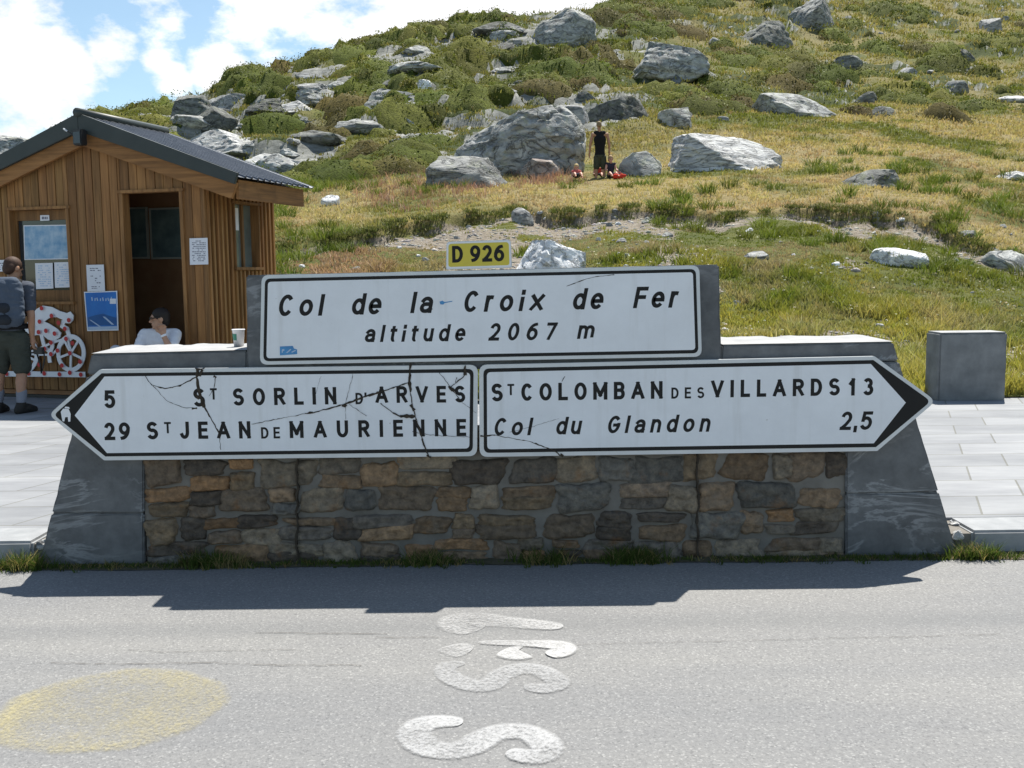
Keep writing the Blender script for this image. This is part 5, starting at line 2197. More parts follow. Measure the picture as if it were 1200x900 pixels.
def eyes(c, f, u, s, k, parent):
    for q in (-1, 1):
        bm = bmesh.new()
        bmesh.ops.create_icosphere(bm, subdivisions=2, radius=.0125 * k, matrix=Matrix.Translation(c + (f * .083 + s * .031 * q + u * .008) * k))
        bm.transform(parent.matrix_world.inverted())
        me = bpy.data.meshes.new("eye")
        bm.to_mesh(me)
        bm.free()
        me.shade_smooth()
        link("eye", me, M['black_metal'], parent)


def torso(B, J, g=0.0, k=1.0, low=True):
    ax = (J['shR'] - J['shL']).normalized()
    upv = (J['neck'] - J['pelvis']).normalized()
    fw = perp(upv, ax.cross(upv))
    Rm = Matrix((perp(upv, ax), perp(upv, ax).cross(upv) * -1, upv)).transposed()
    span = (J['chest'] - J['pelvis']).length
    n = 9
    for i in range(n):
        t = i / (n - 1)
        wx = .152 - .028 * math.sin(math.pi * min(1, t * 1.15)) + .012 * t
        wy = .112 - .014 * math.sin(math.pi * t)
        rz = max(.07 * k, span / (n - 1) * 1.6)
        if t == 1:
            rz = .15 * k
        if low or t > .25:
            B.ell(J['pelvis'].lerp(J['chest'], t), ((wx + g) * k, (wy + g) * k, rz + g), Rm)
    for q in ('L', 'R'):
        B.cap(J['chest'] + upv * .08 * k, J['sh' + q], (.082 + g) * k, (.058 + g) * k)
        B.cap(J['neck'] - upv * .035 * k, J['sh' + q], (.045 + g) * k, (.045 + g) * k)
    return Rm


def foot(B, an, d, k=1.0, g=0.0):
    d = Vector((d.x, d.y, 0)).normalized()
    z0 = Vector((0, 0, 1))
    heel = Vector((an.x, an.y, an.z - .055 * k)) - d * .035 * k
    toe = heel + d * .20 * k - z0 * .012 * k
    B.cap(an, heel, (.038 + g) * k, (.036 + g) * k)
    B.chain([heel, heel + d * .11 * k + z0 * .008 * k, toe], [(.036 + g) * k, (.040 + g) * k, (.026 + g) * k])


# ---------------------------------------------------------------- the hiker reading the hut window
YH = ground(18, 483, KZ).y


def q(x, y, dy=0.0):
    return at(x - 5, y, YH + dy)


J = dict(pelvis=q(16, 394), chest=q(17, 348, .03), neck=q(19, 328, .05), shL=q(-3, 336, .02), shR=q(38, 338, .02), elL=q(-12, 368, -.03), elR=q(41.5, 371, -.04),
         wrL=q(-10, 392, .12), wrR=q(42.5, 396, .03), hipL=q(7, 398), hipR=q(27, 398), knL=q(5, 434, .05), knR=q(31, 434, .05))
J['anL'] = Vector((q(4, 470).x, YH - .02, KZ + .085))
J['anR'] = Vector((q(33, 470).x, YH - .06, KZ + .085))
hk = empty("person", Vector((J['pelvis'].x, YH, KZ)), "hiker seen from behind in grey T-shirt and dark shorts, reading the hut window", "person", rz=0)
B = Blob()
torso(B, J, -.012)
hc = q(21, 315, .08)
hf = Vector((.42, .80, -.42)).normalized()
B.cap(J['neck'] - Vector((0, 0, .03)), hc - Vector((0, 0, .05)), .058, .054)
ha = head(B, hc, hf, Vector((0, .2, 1)), .98)
for s_ in 'LR':
    B.chain([J['sh' + s_], J['el' + s_], J['wr' + s_]], [.05, .039, .027])
    B.cap(J['hip' + s_], J['kn' + s_], .080, .056)
    mid = J['kn' + s_].lerp(J['an' + s_], .35) + Vector((0, -.018, 0))
    B.chain([J['kn' + s_], mid, J['an' + s_]], [.054, .056, .036])
    foot(B, J['an' + s_], Vector((.35 if s_ == 'R' else -.05, 1, 0)))
hand(B, J['wrR'], Vector((.05, .12, -1)), Vector((-.1, 1, .1)), 1.0, .9)
hand(B, J['wrL'], Vector((.3, .9, -.2)), Vector((.8, 0, .5)), 1.0, .8)
B.build("body", SK2, hk, .009, 4)
hair(hc, *ha, simple("brown_hair", (.07, .035, .022), (.04, .02, .014), 60, .7, .3, .5, 90), hk, .98, .010)
eyes(hc, ha[0], ha[1], ha[2], .98, hk)
tee = cloth("slate_grey_cotton", (.075, .085, .11))
B = Blob()
torso(B, J, .012)
for s_ in 'LR':
    B.cap(J['sh' + s_], J['sh' + s_].lerp(J['el' + s_], .66), .066, .060)
B.build("t_shirt", tee, hk, .011, 4, .016)
B = Blob()
B.ell(J['pelvis'] - Vector((0, 0, .01)), (.180, .135, .13))
for s_ in 'LR':
    B.cap(J['hip' + s_], J['hip' + s_].lerp(J['kn' + s_], .86), .108, .090)
B.build("shorts", cloth("dark_olive_cloth", (.055, .062, .052)), hk, .011, 3, .024)
for s_ in 'LR':
    B = Blob()
    a = J['an' + s_]
    B.cap(a + Vector((0, 0, .02)), a + (J['kn' + s_] - a).normalized() * .13, .046, .056)
    B.build("sock", cloth("pale_grey_wool", (.22, .23, .27)), hk, .009, 3)
    B = Blob()
    foot(B, a, Vector((.35 if s_ == 'R' else -.05, 1, 0)), 1.0, .014)
    B.build("shoe", simple("dark_boot_leather", (.03, .026, .022), (.018, .016, .014), 20, .7, .3), hk, .009, 2)
# his backpack
bpk = empty("backpack", q(14, 380, -.2), "blue grey hiking backpack with black straps on the hiker's back", "backpack")
pb = cloth("blue_grey_nylon", (.075, .095, .13))
B = Blob()
c0, c1 = q(10, 372, -.20), q(11, 338, -.19)
for dx in (-.10, .10):
    B.cap(c0 + Vector((dx, 0, 0)), c1 + Vector((dx * .85, 0, 0)), .095, .085)
B.cap(c0, c1, .11, .10)
B.build("bag", pb, bpk, .012, 5, .02)
B = Blob()
B.cap(c0 + Vector((-.06, -.085, -.02)), c0 + Vector((.06, -.085, -.02)), .055, .055).cap(c0 + Vector((-.06, -.085, .1)), c0 + Vector((.06, -.085, .1)), .05, .05)
B.build("front_pocket", cloth("dark_nylon", (.03, .034, .042)), bpk, .012, 4)
B = Blob()
B.cap(c1 + Vector((-.09, -.01, .055)), c1 + Vector((.09, -.01, .055)), .062, .062)
B.build("top_flap", pb, bpk, .012, 4)
sb = cloth("black_webbing", (.014, .014, .016))
for s_, sx_ in (('L', -1), ('R', 1)):
    B = Blob()
    B.chain([c1 + Vector((.10 * sx_, .04, .05)), J['sh' + s_] + Vector((-.075 * sx_, -.03, .072)), J['sh' + s_] + Vector((-.07 * sx_, .09, .03)), J['chest'] + Vector((.13 * sx_, .13, -.05)),
             J['chest'] + Vector((.17 * sx_, .0, -.18)), c0 + Vector((.14 * sx_, .06, .02))], [.022, .03, .028, .024, .02, .02])
    B.build("shoulder_strap", sb, bpk, .01, 2)
B = Blob()
pv = J['pelvis'] + Vector((0, 0, .10))
ringp = [pv + Vector((.185 * math.cos(t), .145 * math.sin(t), 0)) for t in [2 * math.pi * i / 14 for i in range(15)]]
B.chain(ringp, [.028] * 15)
B.build("hip_belt", sb, bpk, .01, 2)
# small camera hanging from his hand
hd = J['wrR'] + Vector((.01, .02, -.11))
cmr = empty("camera", hd + Vector((.03, 0, -.12)), "small black camera hanging by its strap from the hiker's right hand", "camera")
mb = MB()
mb.box(hd + Vector((-.005, -.03, -.06)), hd + Vector((.095, .025, .012)))
mb.build("camera_body", M['black_metal'], cmr, bevel=.008)
mb = MB()
mb.tube([hd + Vector((.09, -.0, -.02)), hd + Vector((.10, 0, -.10)), hd + Vector((.075, 0, -.20)), hd + Vector((.055, 0, -.26)), hd + Vector((.05, 0, -.17)), hd + Vector((.02, 0, -.05))], .008, 6)
mb.build("strap", M['black_metal'], cmr, smooth=True)
mb = MB()
mb.tube([hd + Vector((.045, .02, -.025)), hd + Vector((.045, .06, -.025))], .026, 14)
mb.build("lens", M['black_metal'], cmr)

# ---------------------------------------------------------------- step and the man sitting in the doorway
mb = MB().color((.7, .7, .7))
HB(mb, du0 - .1, du1 + .1, -.42, -.03, KZ - .01, .29)
mb.build("door_step", M['wood'], hut, bevel=.006)
ux = hit_front(188, 400, -.22)[0]
ym = H(ux, -.22, 0).y


def q(x, y, dy=0.0):
    return at(x, y, ym + dy)


J = dict(pelvis=Vector((q(186, 430).x, ym + .05, .40)), chest=q(187, 402, 0), neck=q(188, 386, -.03), shL=q(169.5, 392.5, -.02), shR=q(205.5, 392, -.02), elL=q(161, 412, -.16), elR=q(200, 410, -.26),
         wrL=q(147, 414, -.34), wrR=q(191.5, 393, -.24))
J['hipL'] = J['pelvis'] + Vector((-.095, -.04, 0))
J['hipR'] = J['pelvis'] + Vector((.095, -.04, 0))
J['knL'] = q(136, 411.5, -.36)
J['knR'] = q(203, 418, -.38)
J['anL'] = Vector((q(150, 440).x, ym - .62, KZ + .08))
J['anR'] = Vector((q(200, 440).x, ym - .52, KZ + .08))
mn = empty("person", Vector((J['pelvis'].x, ym, KZ)), "seated man in white T-shirt and sunglasses, chin on hand, in the hut doorway", "person")
B = Blob()
torso(B, J, -.014, .95)
hc = q(187, 373.5, -.06)
hf = Vector((-.93, -.34, -.08))
B.cap(J['neck'] - Vector((0, 0, .03)), hc + Vector((.015, .02, -.055)), .058, .054)
ha = head(B, hc, hf, Vector((0, 0, 1)), .97)
for s_ in 'LR':
    B.chain([J['sh' + s_], J['el' + s_], J['wr' + s_]], [.05, .04, .027])
    B.cap(J['hip' + s_], J['kn' + s_], .078, .056)
    B.chain([J['kn' + s_], J['an' + s_]], [.052, .036])
hand(B, J['wrR'], Vector((-.12, .1, 1)), Vector((-1, -.1, 0)), 1.0, 1.2)
hand(B, J['wrL'], Vector((-.8, -.4, -.4)), Vector((0, -1, .3)), 1.0, .7)
B.build("body", SK, mn, .008, 4)
hair(hc, *ha, simple("dark_hair", (.02, .014, .012), (.012, .009, .008), 60, .6, .3, .5, 90), mn, .97, .009)
tw = cloth("white_cotton", (.72, .72, .76))
B = Blob()
torso(B, J, .008, .97)
for s_ in 'LR':
    B.cap(J['sh' + s_], J['sh' + s_].lerp(J['el' + s_], .72), .066, .062)
B.build("t_shirt", tw, mn, .010, 4, .009)
B = Blob()
B.ell(J['pelvis'], (.165, .13, .11))
for s_ in 'LR':
    B.cap(J['hip' + s_], J['kn' + s_], .090, .068)
    B.cap(J['kn' + s_], J['kn' + s_].lerp(J['an' + s_], .9), .066, .055)
B.build("trousers", cloth("pale_trouser_cloth", (.50, .50, .53)), mn, .011, 3)
for s_ in 'LR':
    B = Blob()
    foot(B, J['an' + s_], Vector((-.3, -1, 0)), 1.0, .012)
    B.build("shoe", simple("pale_shoe", (.3, .3, .3), (.2, .2, .2), 20, .7, .3), mn, .01, 2)
f, u, s_, Rm = ha
mb = MB()
for qd in (-1, 1):
    c_ = hc + f * .098 + s_ * .033 * qd + u * .010
    a_ = s_ * .026
    mb.prism([c_ + a_ + u * .017, c_ - a_ + u * .017, c_ - a_ * .85 - u * .016, c_ + a_ * .85 - u * .016], f * .005)
    mb.prism([c_ + s_ * qd * .026 + u * .012, c_ + s_ * qd * .046 - f * .03 + u * .012, c_ + s_ * qd * .05 - f * .11 + u * .008, c_ + s_ * qd * .05 - f * .11 + u * .001, c_ + s_ * qd * .046 - f * .03 + u * .002, c_ + s_ * qd * .026 + u * .002], s_ * qd * .004)
mb.box((-.009, -.003, -.003), (.009, .003, .004), Matrix.Translation(hc + f * .102 + u * .013) @ Rm.to_4x4())
mb.build("sunglasses", M['black_metal'], mn)
mb = MB()
wd = (J['wrR'] - J['elR']).normalized()
mb.tube([J['wrR'] - wd * .018, J['wrR'] + wd * .004], .034, 16)
mb.build("wristwatch", M['white'], mn, smooth=False)

# ---------------------------------------------------------------- people up on the hill
gp = on_hill(703, 208)
ys = gp.y


def q(x, y, dy=0.0):
    return at(x, y, ys + dy)


J = dict(pelvis=q(703, 183.5), chest=q(703, 163.5), neck=q(702.5, 153.8), shL=q(694.6, 157.4), shR=q(711.4, 157.4), elL=q(691.8, 169.5), elR=q(714, 169.5), wrL=q(690.8, 181, .05), wrR=q(714.2, 181.5, .05),
         hipL=q(699.8, 184.5), hipR=q(706.4, 184.5), knL=q(699, 196.5), knR=q(707.6, 196.5), anL=q(698.6, 207), anR=q(708.4, 207))
um = empty("person", gp, "standing man seen from behind on the hill, in black tank top and dark shorts", "person")
B = Blob()
torso(B, J, -.012, 1.12)
hc = q(702, 147)
B.cap(J['neck'] - Vector((0, 0, .04)), hc - Vector((0, 0, .05)), .058, .054)
ha = head(B, hc, Vector((0, .9, -.35)), Vector((0, .2, 1)), 1.0)
for s_ in 'LR':
    B.chain([J['sh' + s_], J['el' + s_], J['wr' + s_]], [.054, .042, .03])
    B.chain([J['hip' + s_], J['kn' + s_], J['an' + s_]], [.085, .058, .04])
    foot(B, J['an' + s_], Vector((0, 1, 0)))
    hand(B, J['wr' + s_], Vector((0, .1, -1)), Vector((0, 1, 0)), 1.0, .7)
B.build("body", SK2, um, .012, 3)
hair(hc, *ha, simple("fair_brown_hair", (.26, .19, .10), (.16, .11, .06), 60, .7, .3), um, 1.0, .012)
B = Blob()
torso(B, dict(J, shL=J['shL'].lerp(J['neck'], .45), shR=J['shR'].lerp(J['neck'], .45)), .008, 1.12)
B.build("tank_top", cloth("black_cotton", (.012, .012, .014)), um, .012, 2)
B = Blob()
B.ell(J['pelvis'], (.175, .135, .13))
for s_ in 'LR':
    B.cap(J['hip' + s_], J['hip' + s_].lerp(J['kn' + s_], .9), .11, .10)
B.build("shorts", cloth("olive_cloth", (.055, .06, .04)), um, .012, 2)


def child(x, head_y, base_y, face, label, top, hair_c, k, dy=0.0, lean=0.0):
    """a small child sitting on the grass"""
    g = on_hill(x, base_y)
    y0 = ys + dy

    def c(px, py, d=0.0):
        return at(px, py, y0 + d)
    hcc = c(x, head_y)
    base = c(x, base_y)
    H_ = hcc.z - base.z
    up = Vector((lean, 0, 1)).normalized()
    pel = Vector((hcc.x - lean * H_, y0, base.z + .09 * k))
    fd = Vector((face[0], face[1], 0)).normalized()
    sd = Vector((fd.y, -fd.x, 0))
    nk = hcc - up * .115 * k
    Jc = dict(pelvis=pel, neck=nk, chest=pel.lerp(nk, .62), shL=nk - up * .03 * k - sd * .12 * k, shR=nk - up * .03 * k + sd * .12 * k)
    root = empty("person", Vector((pel.x, y0, base.z)), label, "person", "children sitting by the boulder")
    B = Blob()
    kk = k * .72
    torso(B, Jc, -.01, kk)
    B.cap(nk - up * .03, hcc - up * .05, .045 * k, .042 * k)
    h_ = head(B, hcc, Vector((face[0], face[1], -.15)), up, k * .95)
    for q_, sn_ in (('L', -1), ('R', 1)):
        el_ = Jc['sh' + q_] + sd * sn_ * .05 * k - up * .17 * k + fd * .05
        wr_ = el_ + fd * .13 * k - up * .05 * k
        B.chain([Jc['sh' + q_], el_, wr_], [.038 * k, .032 * k, .024 * k])
        hand(B, wr_, fd, up, .7 * k, .7)
        hp = pel + sd * sn_ * .06 * k
        kn = hp + fd * .26 * k + up * .05 * k + sd * sn_ * .04
        an = kn + fd * .18 * k - up * .07 * k
        B.chain([hp, kn, an], [.06 * k, .046 * k, .034 * k])
        foot(B, an, fd, .7 * k)
    B.build("body", SKP, root, .012, 2)
    hair(hcc, *h_, hair_c, root, k * .97, .011)
    eyes(hcc, h_[0], h_[1], h_[2], k * .95, root)
    if top:
        B = Blob()
        torso(B, Jc, .014, kk)
        for q_ in 'LR':
            B.cap(Jc['sh' + q_], Jc['sh' + q_] - up * .06 * k, .048 * k, .045 * k)
        B.build("top", top, root, .012, 2)
    B = Blob()
    B.ell(pel, (.125 * k, .11 * k, .08 * k))
    for sn_ in (-1, 1):
        hp = pel + sd * sn_ * .06 * k
        B.cap(hp, hp + fd * .16 * k + up * .02, .072 * k, .062 * k)
    B.build("shorts", cloth("child_shorts_cloth", (.06, .07, .10)), root, .012, 2)
    return root


blond = simple("blond_hair", (.50, .38, .18), (.40, .28, .12), 60, .7, .3)
pinkred = cloth("pink_red_cotton", (.55, .12, .11))
redc = cloth("red_cotton", (.50, .07, .05))
child(675.5, 196.0, 209, (.1, -1), "blond child in a pink red top sitting left of the standing man", pinkred, blond, .92, -.55)
child(700.8, 193.5, 208.5, (0, -1), "child in a red top sitting behind the standing man's legs", redc, blond, .82, .42)
child(715.5, 186.5, 209, (.2, -1), "fair haired child in a dark top sitting right of the man", cloth("dark_blue_cotton", (.035, .03, .045)),
      simple("light_brown_hair", (.32, .21, .10), (.24, .15, .07), 60, .7, .3), 1.0, -.1)
rb = q(726, 207, -.5)
bag = empty("red_bag", q(726, 209.5, -.5), "small bright red bag lying in the grass beside the child in the dark top", "bag")
B = Blob()
B.cap(rb + Vector((-.13, 0, .01)), rb + Vector((.10, 0, -.01)), .085, .07).cap(rb + Vector((.05, 0, .04)), rb + Vector((.18, -.02, .03)), .055, .035)
B.build("bag_body", cloth("bright_red_nylon", (.60, .05, .03)), bag, .014, 3)
mb = MB()
mb.tube([rb + Vector((-.10, 0, .08)), rb + Vector((-.05, 0, .13)), rb + Vector((.03, 0, .13)), rb + Vector((.08, 0, .07))], .010, 6)
mb.build("strap", redc, bag)
# ================================================================== PLANTS
GRASS = leafy("grass_blades", .35, .6, .9)
LEAF = leafy("shrub_leaves", .25, .6)


def jcol(c, n, v=.25, rng_=rng):
    c = np.asarray(c, float)
    c = np.broadcast_to(c, (n, 3)).copy()
    k = rng_.uniform(1 - v, 1 + v, (n, 1))
    return np.clip(c * k * rng_.uniform(.93, 1.07, (n, 3)), 0, 1)


def grass(name, base, h, r, nb, wid, cols, label=None, droop=.5, mat=None):
    """tufts of tapering blades: base (n,3), h (n,), r (n,), cols (n,3)"""
    n = len(base)
    B = np.repeat(base, nb, 0)
    m = len(B)
    hh = np.repeat(h, nb) * rng.uniform(.55, 1.15, m)
    rr_ = np.repeat(r, nb) * np.sqrt(rng.uniform(0, 1, m))
    az = rng.uniform(0, 2 * np.pi, m)
    B = B + np.stack([rr_ * np.cos(az), rr_ * np.sin(az), np.full(m, -.02)], 1)
    a2 = az + rng.normal(0, .9, m)
    ln = hh * rng.uniform(.1, droop * 1.6, m)
    tip = B + np.stack([ln * np.cos(a2), ln * np.sin(a2), hh], 1)
    mid = B + np.stack([ln * .3 * np.cos(a2), ln * .3 * np.sin(a2), hh * .55], 1)
    w = np.repeat(np.broadcast_to(wid, (n,)), nb) * rng.uniform(.6, 1.3, m)
    fa = rng.uniform(-.9, .9, m)
    sd = np.stack([np.cos(fa), np.sin(fa), np.zeros(m)], 1) * (w / 2)[:, None]
    V = np.stack([B - sd, B + sd, mid + sd * .85, mid - sd * .85, tip + sd * .15, tip - sd * .15], 1).reshape(-1, 3)
    i = np.arange(m)[:, None] * 6
    F = np.concatenate([i + np.array([[0, 1, 2, 3]]), i + np.array([[3, 2, 4, 5]])], 0)
    C = np.repeat(np.repeat(cols, nb, 0) * rng.uniform(.85, 1.15, (m, 1)), 6, 0)
    o = big_mesh(name, V, F, mat or GRASS, C)
    return tag(o, label, None, None, 'stuff')


def hug(x, y):
    """height of the slope under world points"""
    p_ = 600 + 1200 * x / y
    for _ in range(3):
        Xq, _z, _m = terrain(p_, y, False)
        p_ = p_ + (x - Xq) * 1200 / y
    return terrain(p_, y)[1]


def leafballs(name, base, rad, hgt, nl, size, cols, label=None, per=1.0, drape=False):
    """low mounds of small leaves, filled through their volume, thinner at the rim"""
    n = len(base)
    nl_ = np.maximum((nl * np.broadcast_to(np.asarray(per, float), (n,))).astype(int), 4)
    B = np.repeat(base, nl_, 0)
    m = len(B)
    R_ = np.repeat(rad, nl_)
    Hh = np.repeat(hgt, nl_)
    az = rng.uniform(0, 2 * np.pi, m)
    rr_ = np.sqrt(rng.uniform(0, 1, m))
    lob = 1 + .35 * np.sin(az * 3 + np.repeat(rng.uniform(0, 6, n), nl_)) * rng.uniform(.4, 1, m)
    top = np.sqrt(np.clip(1 - (rr_ * .97) ** 2, 0, 1))
    zz = Hh * top * (1 - .55 * rng.uniform(0, 1, m) ** 2.2) * rng.uniform(.9, 1.15, m)
    P = B + np.stack([R_ * rr_ * lob * np.cos(az), R_ * rr_ * lob * np.sin(az), zz], 1)
    s = np.repeat(np.broadcast_to(size, (n,)), nl_) * rng.uniform(.6, 1.4, m)
    if drape:
        P[:, 2] = hug(P[:, 0], P[:, 1]) - .05 + zz
    nr = np.stack([np.cos(az) * rr_, np.sin(az) * rr_, np.full(m, .55)], 1)
    nr /= np.linalg.norm(nr, axis=1)[:, None]
    nr = nr + rng.normal(0, .38, (m, 3))
    nr /= np.linalg.norm(nr, axis=1)[:, None]
    sd = np.cross(nr, rng.normal(size=(m, 3)))
    sd /= np.linalg.norm(sd, axis=1)[:, None]
    d = np.cross(nr, sd)
    V = np.stack([P - d * s[:, None] * .5, P + sd * s[:, None] * .36, P + d * s[:, None] * .7, P - sd * s[:, None] * .36], 1).reshape(-1, 3)
    F = np.arange(m * 4).reshape(m, 4)
    C = np.repeat(np.repeat(cols, nl_, 0) * rng.uniform(.75, 1.25, (m, 1)), 4, 0)
    return tag(big_mesh(name, V, F, LEAF, C), label, None, None, 'stuff')


def scatter(n, y0, y1, x0=-160, x1=1360, pw=1.0):
    px = rng.uniform(x0, x1, n)
    Y = np.exp(rng.uniform(0, 1, n) ** pw * (math.log(y1) - math.log(y0)) + math.log(y0))
    X, Z, m = terrain(px, Y)
    return px, np.stack([X, Y, Z], 1), m


def sel(mask, *arrs):
    return [a[mask] for a in arrs]


# ---- turf of the bank
px, P, m = scatter(46000, 10.95, 25.5)
patch = fbm(P[:, 0] / 1.5, P[:, 1] / 1.9, 4, 131)
keep = (m['bank'] > .5) & (rng.uniform(0, 1, len(px)) > m['dirt'] * 1.02 - .10) & ((px > 300) | (P[:, 1] > 15.5))
px, P, patch = sel(keep, px, P, patch)
mm = {k: v[keep] for k, v in m.items()}
n = len(px)
gre = np.array([.145, .172, .026])
yel = np.array([.29, .265, .055])
dryc = np.array([.35, .28, .155])
t = sstep(.38, .62, patch)[:, None]
col = gre * (1 - t) + yel * t
near = sstep(20, 11.5, P[:, 1])[:, None]
dd = (sstep(.44, .60, fbm(P[:, 0] / 1.1 + 7, P[:, 1] / 1.4, 3, 141))[:, None]) * (1 - .8 * near) * .95
col = col * (1 - dd) + dryc * dd
col = col * (.88 + .3 * near)
rm = (mm['red'][:, None] * sstep(560, 420, px)[:, None])
col = col * (1 - rm * .8) + np.array([.36, .22, .15]) * rm * .8
tall = (1 - .55 * sstep(lip_Y(px) - 5, lip_Y(px), P[:, 1])) * (.05 + .13 * sstep(.5, .72, fbm(P[:, 0] / 1.0, P[:, 1] / 1.0, 3, 151)) + .05 * near[:, 0])
grass("grass", P, tall * rng.uniform(.7, 1.3, n), np.full(n, .08), 9, .011 + .0003 * P[:, 1], jcol(col, n, .18), "short green and yellowing grass on the bank", .55)

# ---- dry meadow above the lip
px, P, m = scatter(36000, 19.5, 62)
keep = (m['bank'] < .5) & (rng.uniform(0, 1, len(px)) > m['shrub'] * .9) & (m['rock'] < .5)
px, P = sel(keep, px, P)
mm = {k: v[keep] for k, v in m.items()}
n = len(px)
gcol = np.array([.17, .175, .04])
d = mm['dry'][:, None]
col = np.array([.47, .375, .17]) * d + gcol * (1 - d)
rp = mm['red'][:, None] * .55
col = col * (1 - rp) + np.array([.38, .25, .16]) * rp
near_kids = np.exp(-((px - 700) / 45.) ** 2) * (np.abs(P[:, 1] - 32) < 5)
hh = (1 - .65 * near_kids) * (.05 + .09 * fbm(P[:, 0] / 1.3, P[:, 1] / 1.3, 3, 161)) * (P[:, 1] / 26) ** .3
grass("dry_grass", P, hh * rng.uniform(.7, 1.3, n), .10 * (P[:, 1] / 26), 7, .0009 * P[:, 1], jcol(col, n, .14), "tall dry straw coloured grass of the meadow", .6)

# ---- green sods along the lip of the bank
pxl = rng.uniform(-120, 1340, 3600)
Yl = lip_Y(pxl) + rng.normal(.05, .22, len(pxl))
keep = vnoise(pxl / 16., pxl * 0, 3) > .30
pxl, Yl = pxl[keep], Yl[keep]
X, Z, m = terrain(pxl, Yl + .12)
P = np.stack([X, Yl, Z + .0], 1)
n = len(P)
grass("lip_grass", P, rng.uniform(.04, .11, n), np.full(n, .10), 9, np.full(n, .018), jcol((.095, .105, .03), n, .35), "dark green sods overhanging the lip of the bank", .9)

# ---- grass and heath of the upper hill
px, P, m = scatter(30000, 40, 150)
keep = (rng.uniform(0, 1, len(px)) < .9 - .75 * m['rock']) & (m['bank'] < .5)
px, P = sel(keep, px, P)
mm = {k: v[keep] for k, v in m.items()}
n = len(px)
d = mm['dry'][:, None]
col = np.array([.36, .285, .11]) * d + np.array([.16, .17, .035]) * (1 - d)
col = col * (1 - mm['left'][:, None] * .2)
grass("heath_grass", P, .0030 * P[:, 1] * rng.uniform(.6, 1.3, n), .006 * P[:, 1], 7, .0010 * P[:, 1], jcol(col, n, .16), "yellow green heath grass high on the hill", .6)

# ---- shrubs
px, P, m = scatter(15000, 36, 140)
w = np.clip(m['shrub'] + .10 * m['up'], 0, 1)
s_here = s_lookup(px, P[:, 1])
keep = rng.uniform(0, 1, len(px)) < w * (.20 + .16 * m['left'])
# keep the people and the big slab clear
keep &= ~((px > 640) & (px < 940) & (P[:, 1] < 44))
keep &= ~((px > 480) & (px < 700) & (P[:, 1] < 40))
sy = np.array([project(p)[1] for p in P])
for i_, (l, r_, t_, b_) in enumerate(RB):
    w_ = r_ - l
    loose = (i_ >= len(ROCKS)) & (rng.uniform(0, 1, len(px)) < .5)
    keep &= loose | ~((px > l - 4 - .05 * w_) & (px < r_ + 4 + .05 * w_) & (sy > t_ - 1) & (sy < b_ + (2 if w_ < 16 else 9 if i_ < len(ROCKS) else 5)))
px, P = sel(keep, px, P)
print("shrubs", len(px))
n = len(px)
sc_ = P[:, 1] / 58
rad = rng.uniform(.4, 1.0, n) ** 1.0 * rng.choice([.9, 1.5, 2.4], n) * sc_ ** .6
P[:, 2] -= .08
base = np.array([.085, .108, .02])
tt = rng.uniform(0, 1, (n, 1))
col = base * (1 - tt * .5) + np.array([.20, .195, .045]) * tt * .5
br = (rng.uniform(0, 1, (n, 1)) < .16)
col = np.where(br, np.array([.11, .095, .03]), col)
def mounds(name, base, rad, hgt, cols, label):
    """solid leafy body under the loose leaves of each shrub"""
    n = len(base)
    nr, na = 5, 14
    r_ = np.linspace(0, 1, nr + 1)
    a_ = np.linspace(0, 2 * np.pi, na, endpoint=False)
    RR, AA = np.meshgrid(r_, a_, indexing='ij')
    V = np.empty((n, nr + 1, na, 3))
    ph = rng.uniform(0, 6, (n, 1, 1))
    lob = 1 + .22 * np.sin(AA[None] * 3 + ph) + .12 * np.sin(AA[None] * 5 + 2 * ph)
    x = rad[:, None, None] * .95 * RR[None] * lob * np.cos(AA)[None]
    y = rad[:, None, None] * .95 * RR[None] * lob * np.sin(AA)[None]
    wx, wy = base[:, 0][:, None, None] + x, base[:, 1][:, None, None] + y
    bump = fbm(wx * 2.2, wy * 2.2, 3, 191)
    z = hgt[:, None, None] * np.sqrt(np.clip(1 - RR[None] ** 2, 0, 1)) * (.45 + .85 * bump) - .25 * RR[None] ** 3
    V[..., 0], V[..., 1], V[..., 2] = wx, wy, hug(wx.ravel(), wy.ravel()).reshape(wx.shape) - .04 + z
    i, j = np.meshgrid(np.arange(nr), np.arange(na), indexing='ij')
    q = np.stack([i * na + j, (i + 1) * na + j, (i + 1) * na + (j + 1) % na, i * na + (j + 1) % na], -1).reshape(-1, 4)
    F = (q[None] + (np.arange(n) * (nr + 1) * na)[:, None, None]).reshape(-1, 4)
    m_ = Mt("shrub_body")
    t_ = m_.noise(9, 5, .75, m_.coord())
    c_ = m_.mix(1.0, m_.attr(), m_.ramp(t_, [(.3, (.45, .45, .45)), (.7, (1.35, 1.35, 1.25))]), 'MULTIPLY')
    m_.bump(t_, 1.0, .15)
    C = np.repeat(cols, (nr + 1) * na, 0)
    return tag(big_mesh(name, V.reshape(-1, 3), F, m_.done(c_, .9, .1), C, True), label, None, None, 'stuff')


mounds("shrub_mounds", P, rad, np.minimum(rad * .5, .85 * sc_ ** .5), jcol(col * .85, n, .2), "rounded mounds of dense evergreen scrub between the rocks")
leafballs("low_shrubs", P, rad, np.minimum(rad * rng.uniform(.4, .62, n), .95 * sc_ ** .5), 230, .10 * sc_ ** .6, jcol(col, n, .3), "mat of low dark green juniper and alpenrose shrubs over the hill", np.clip((rad / 1.3) ** 1.5, .4, 2.6), True)

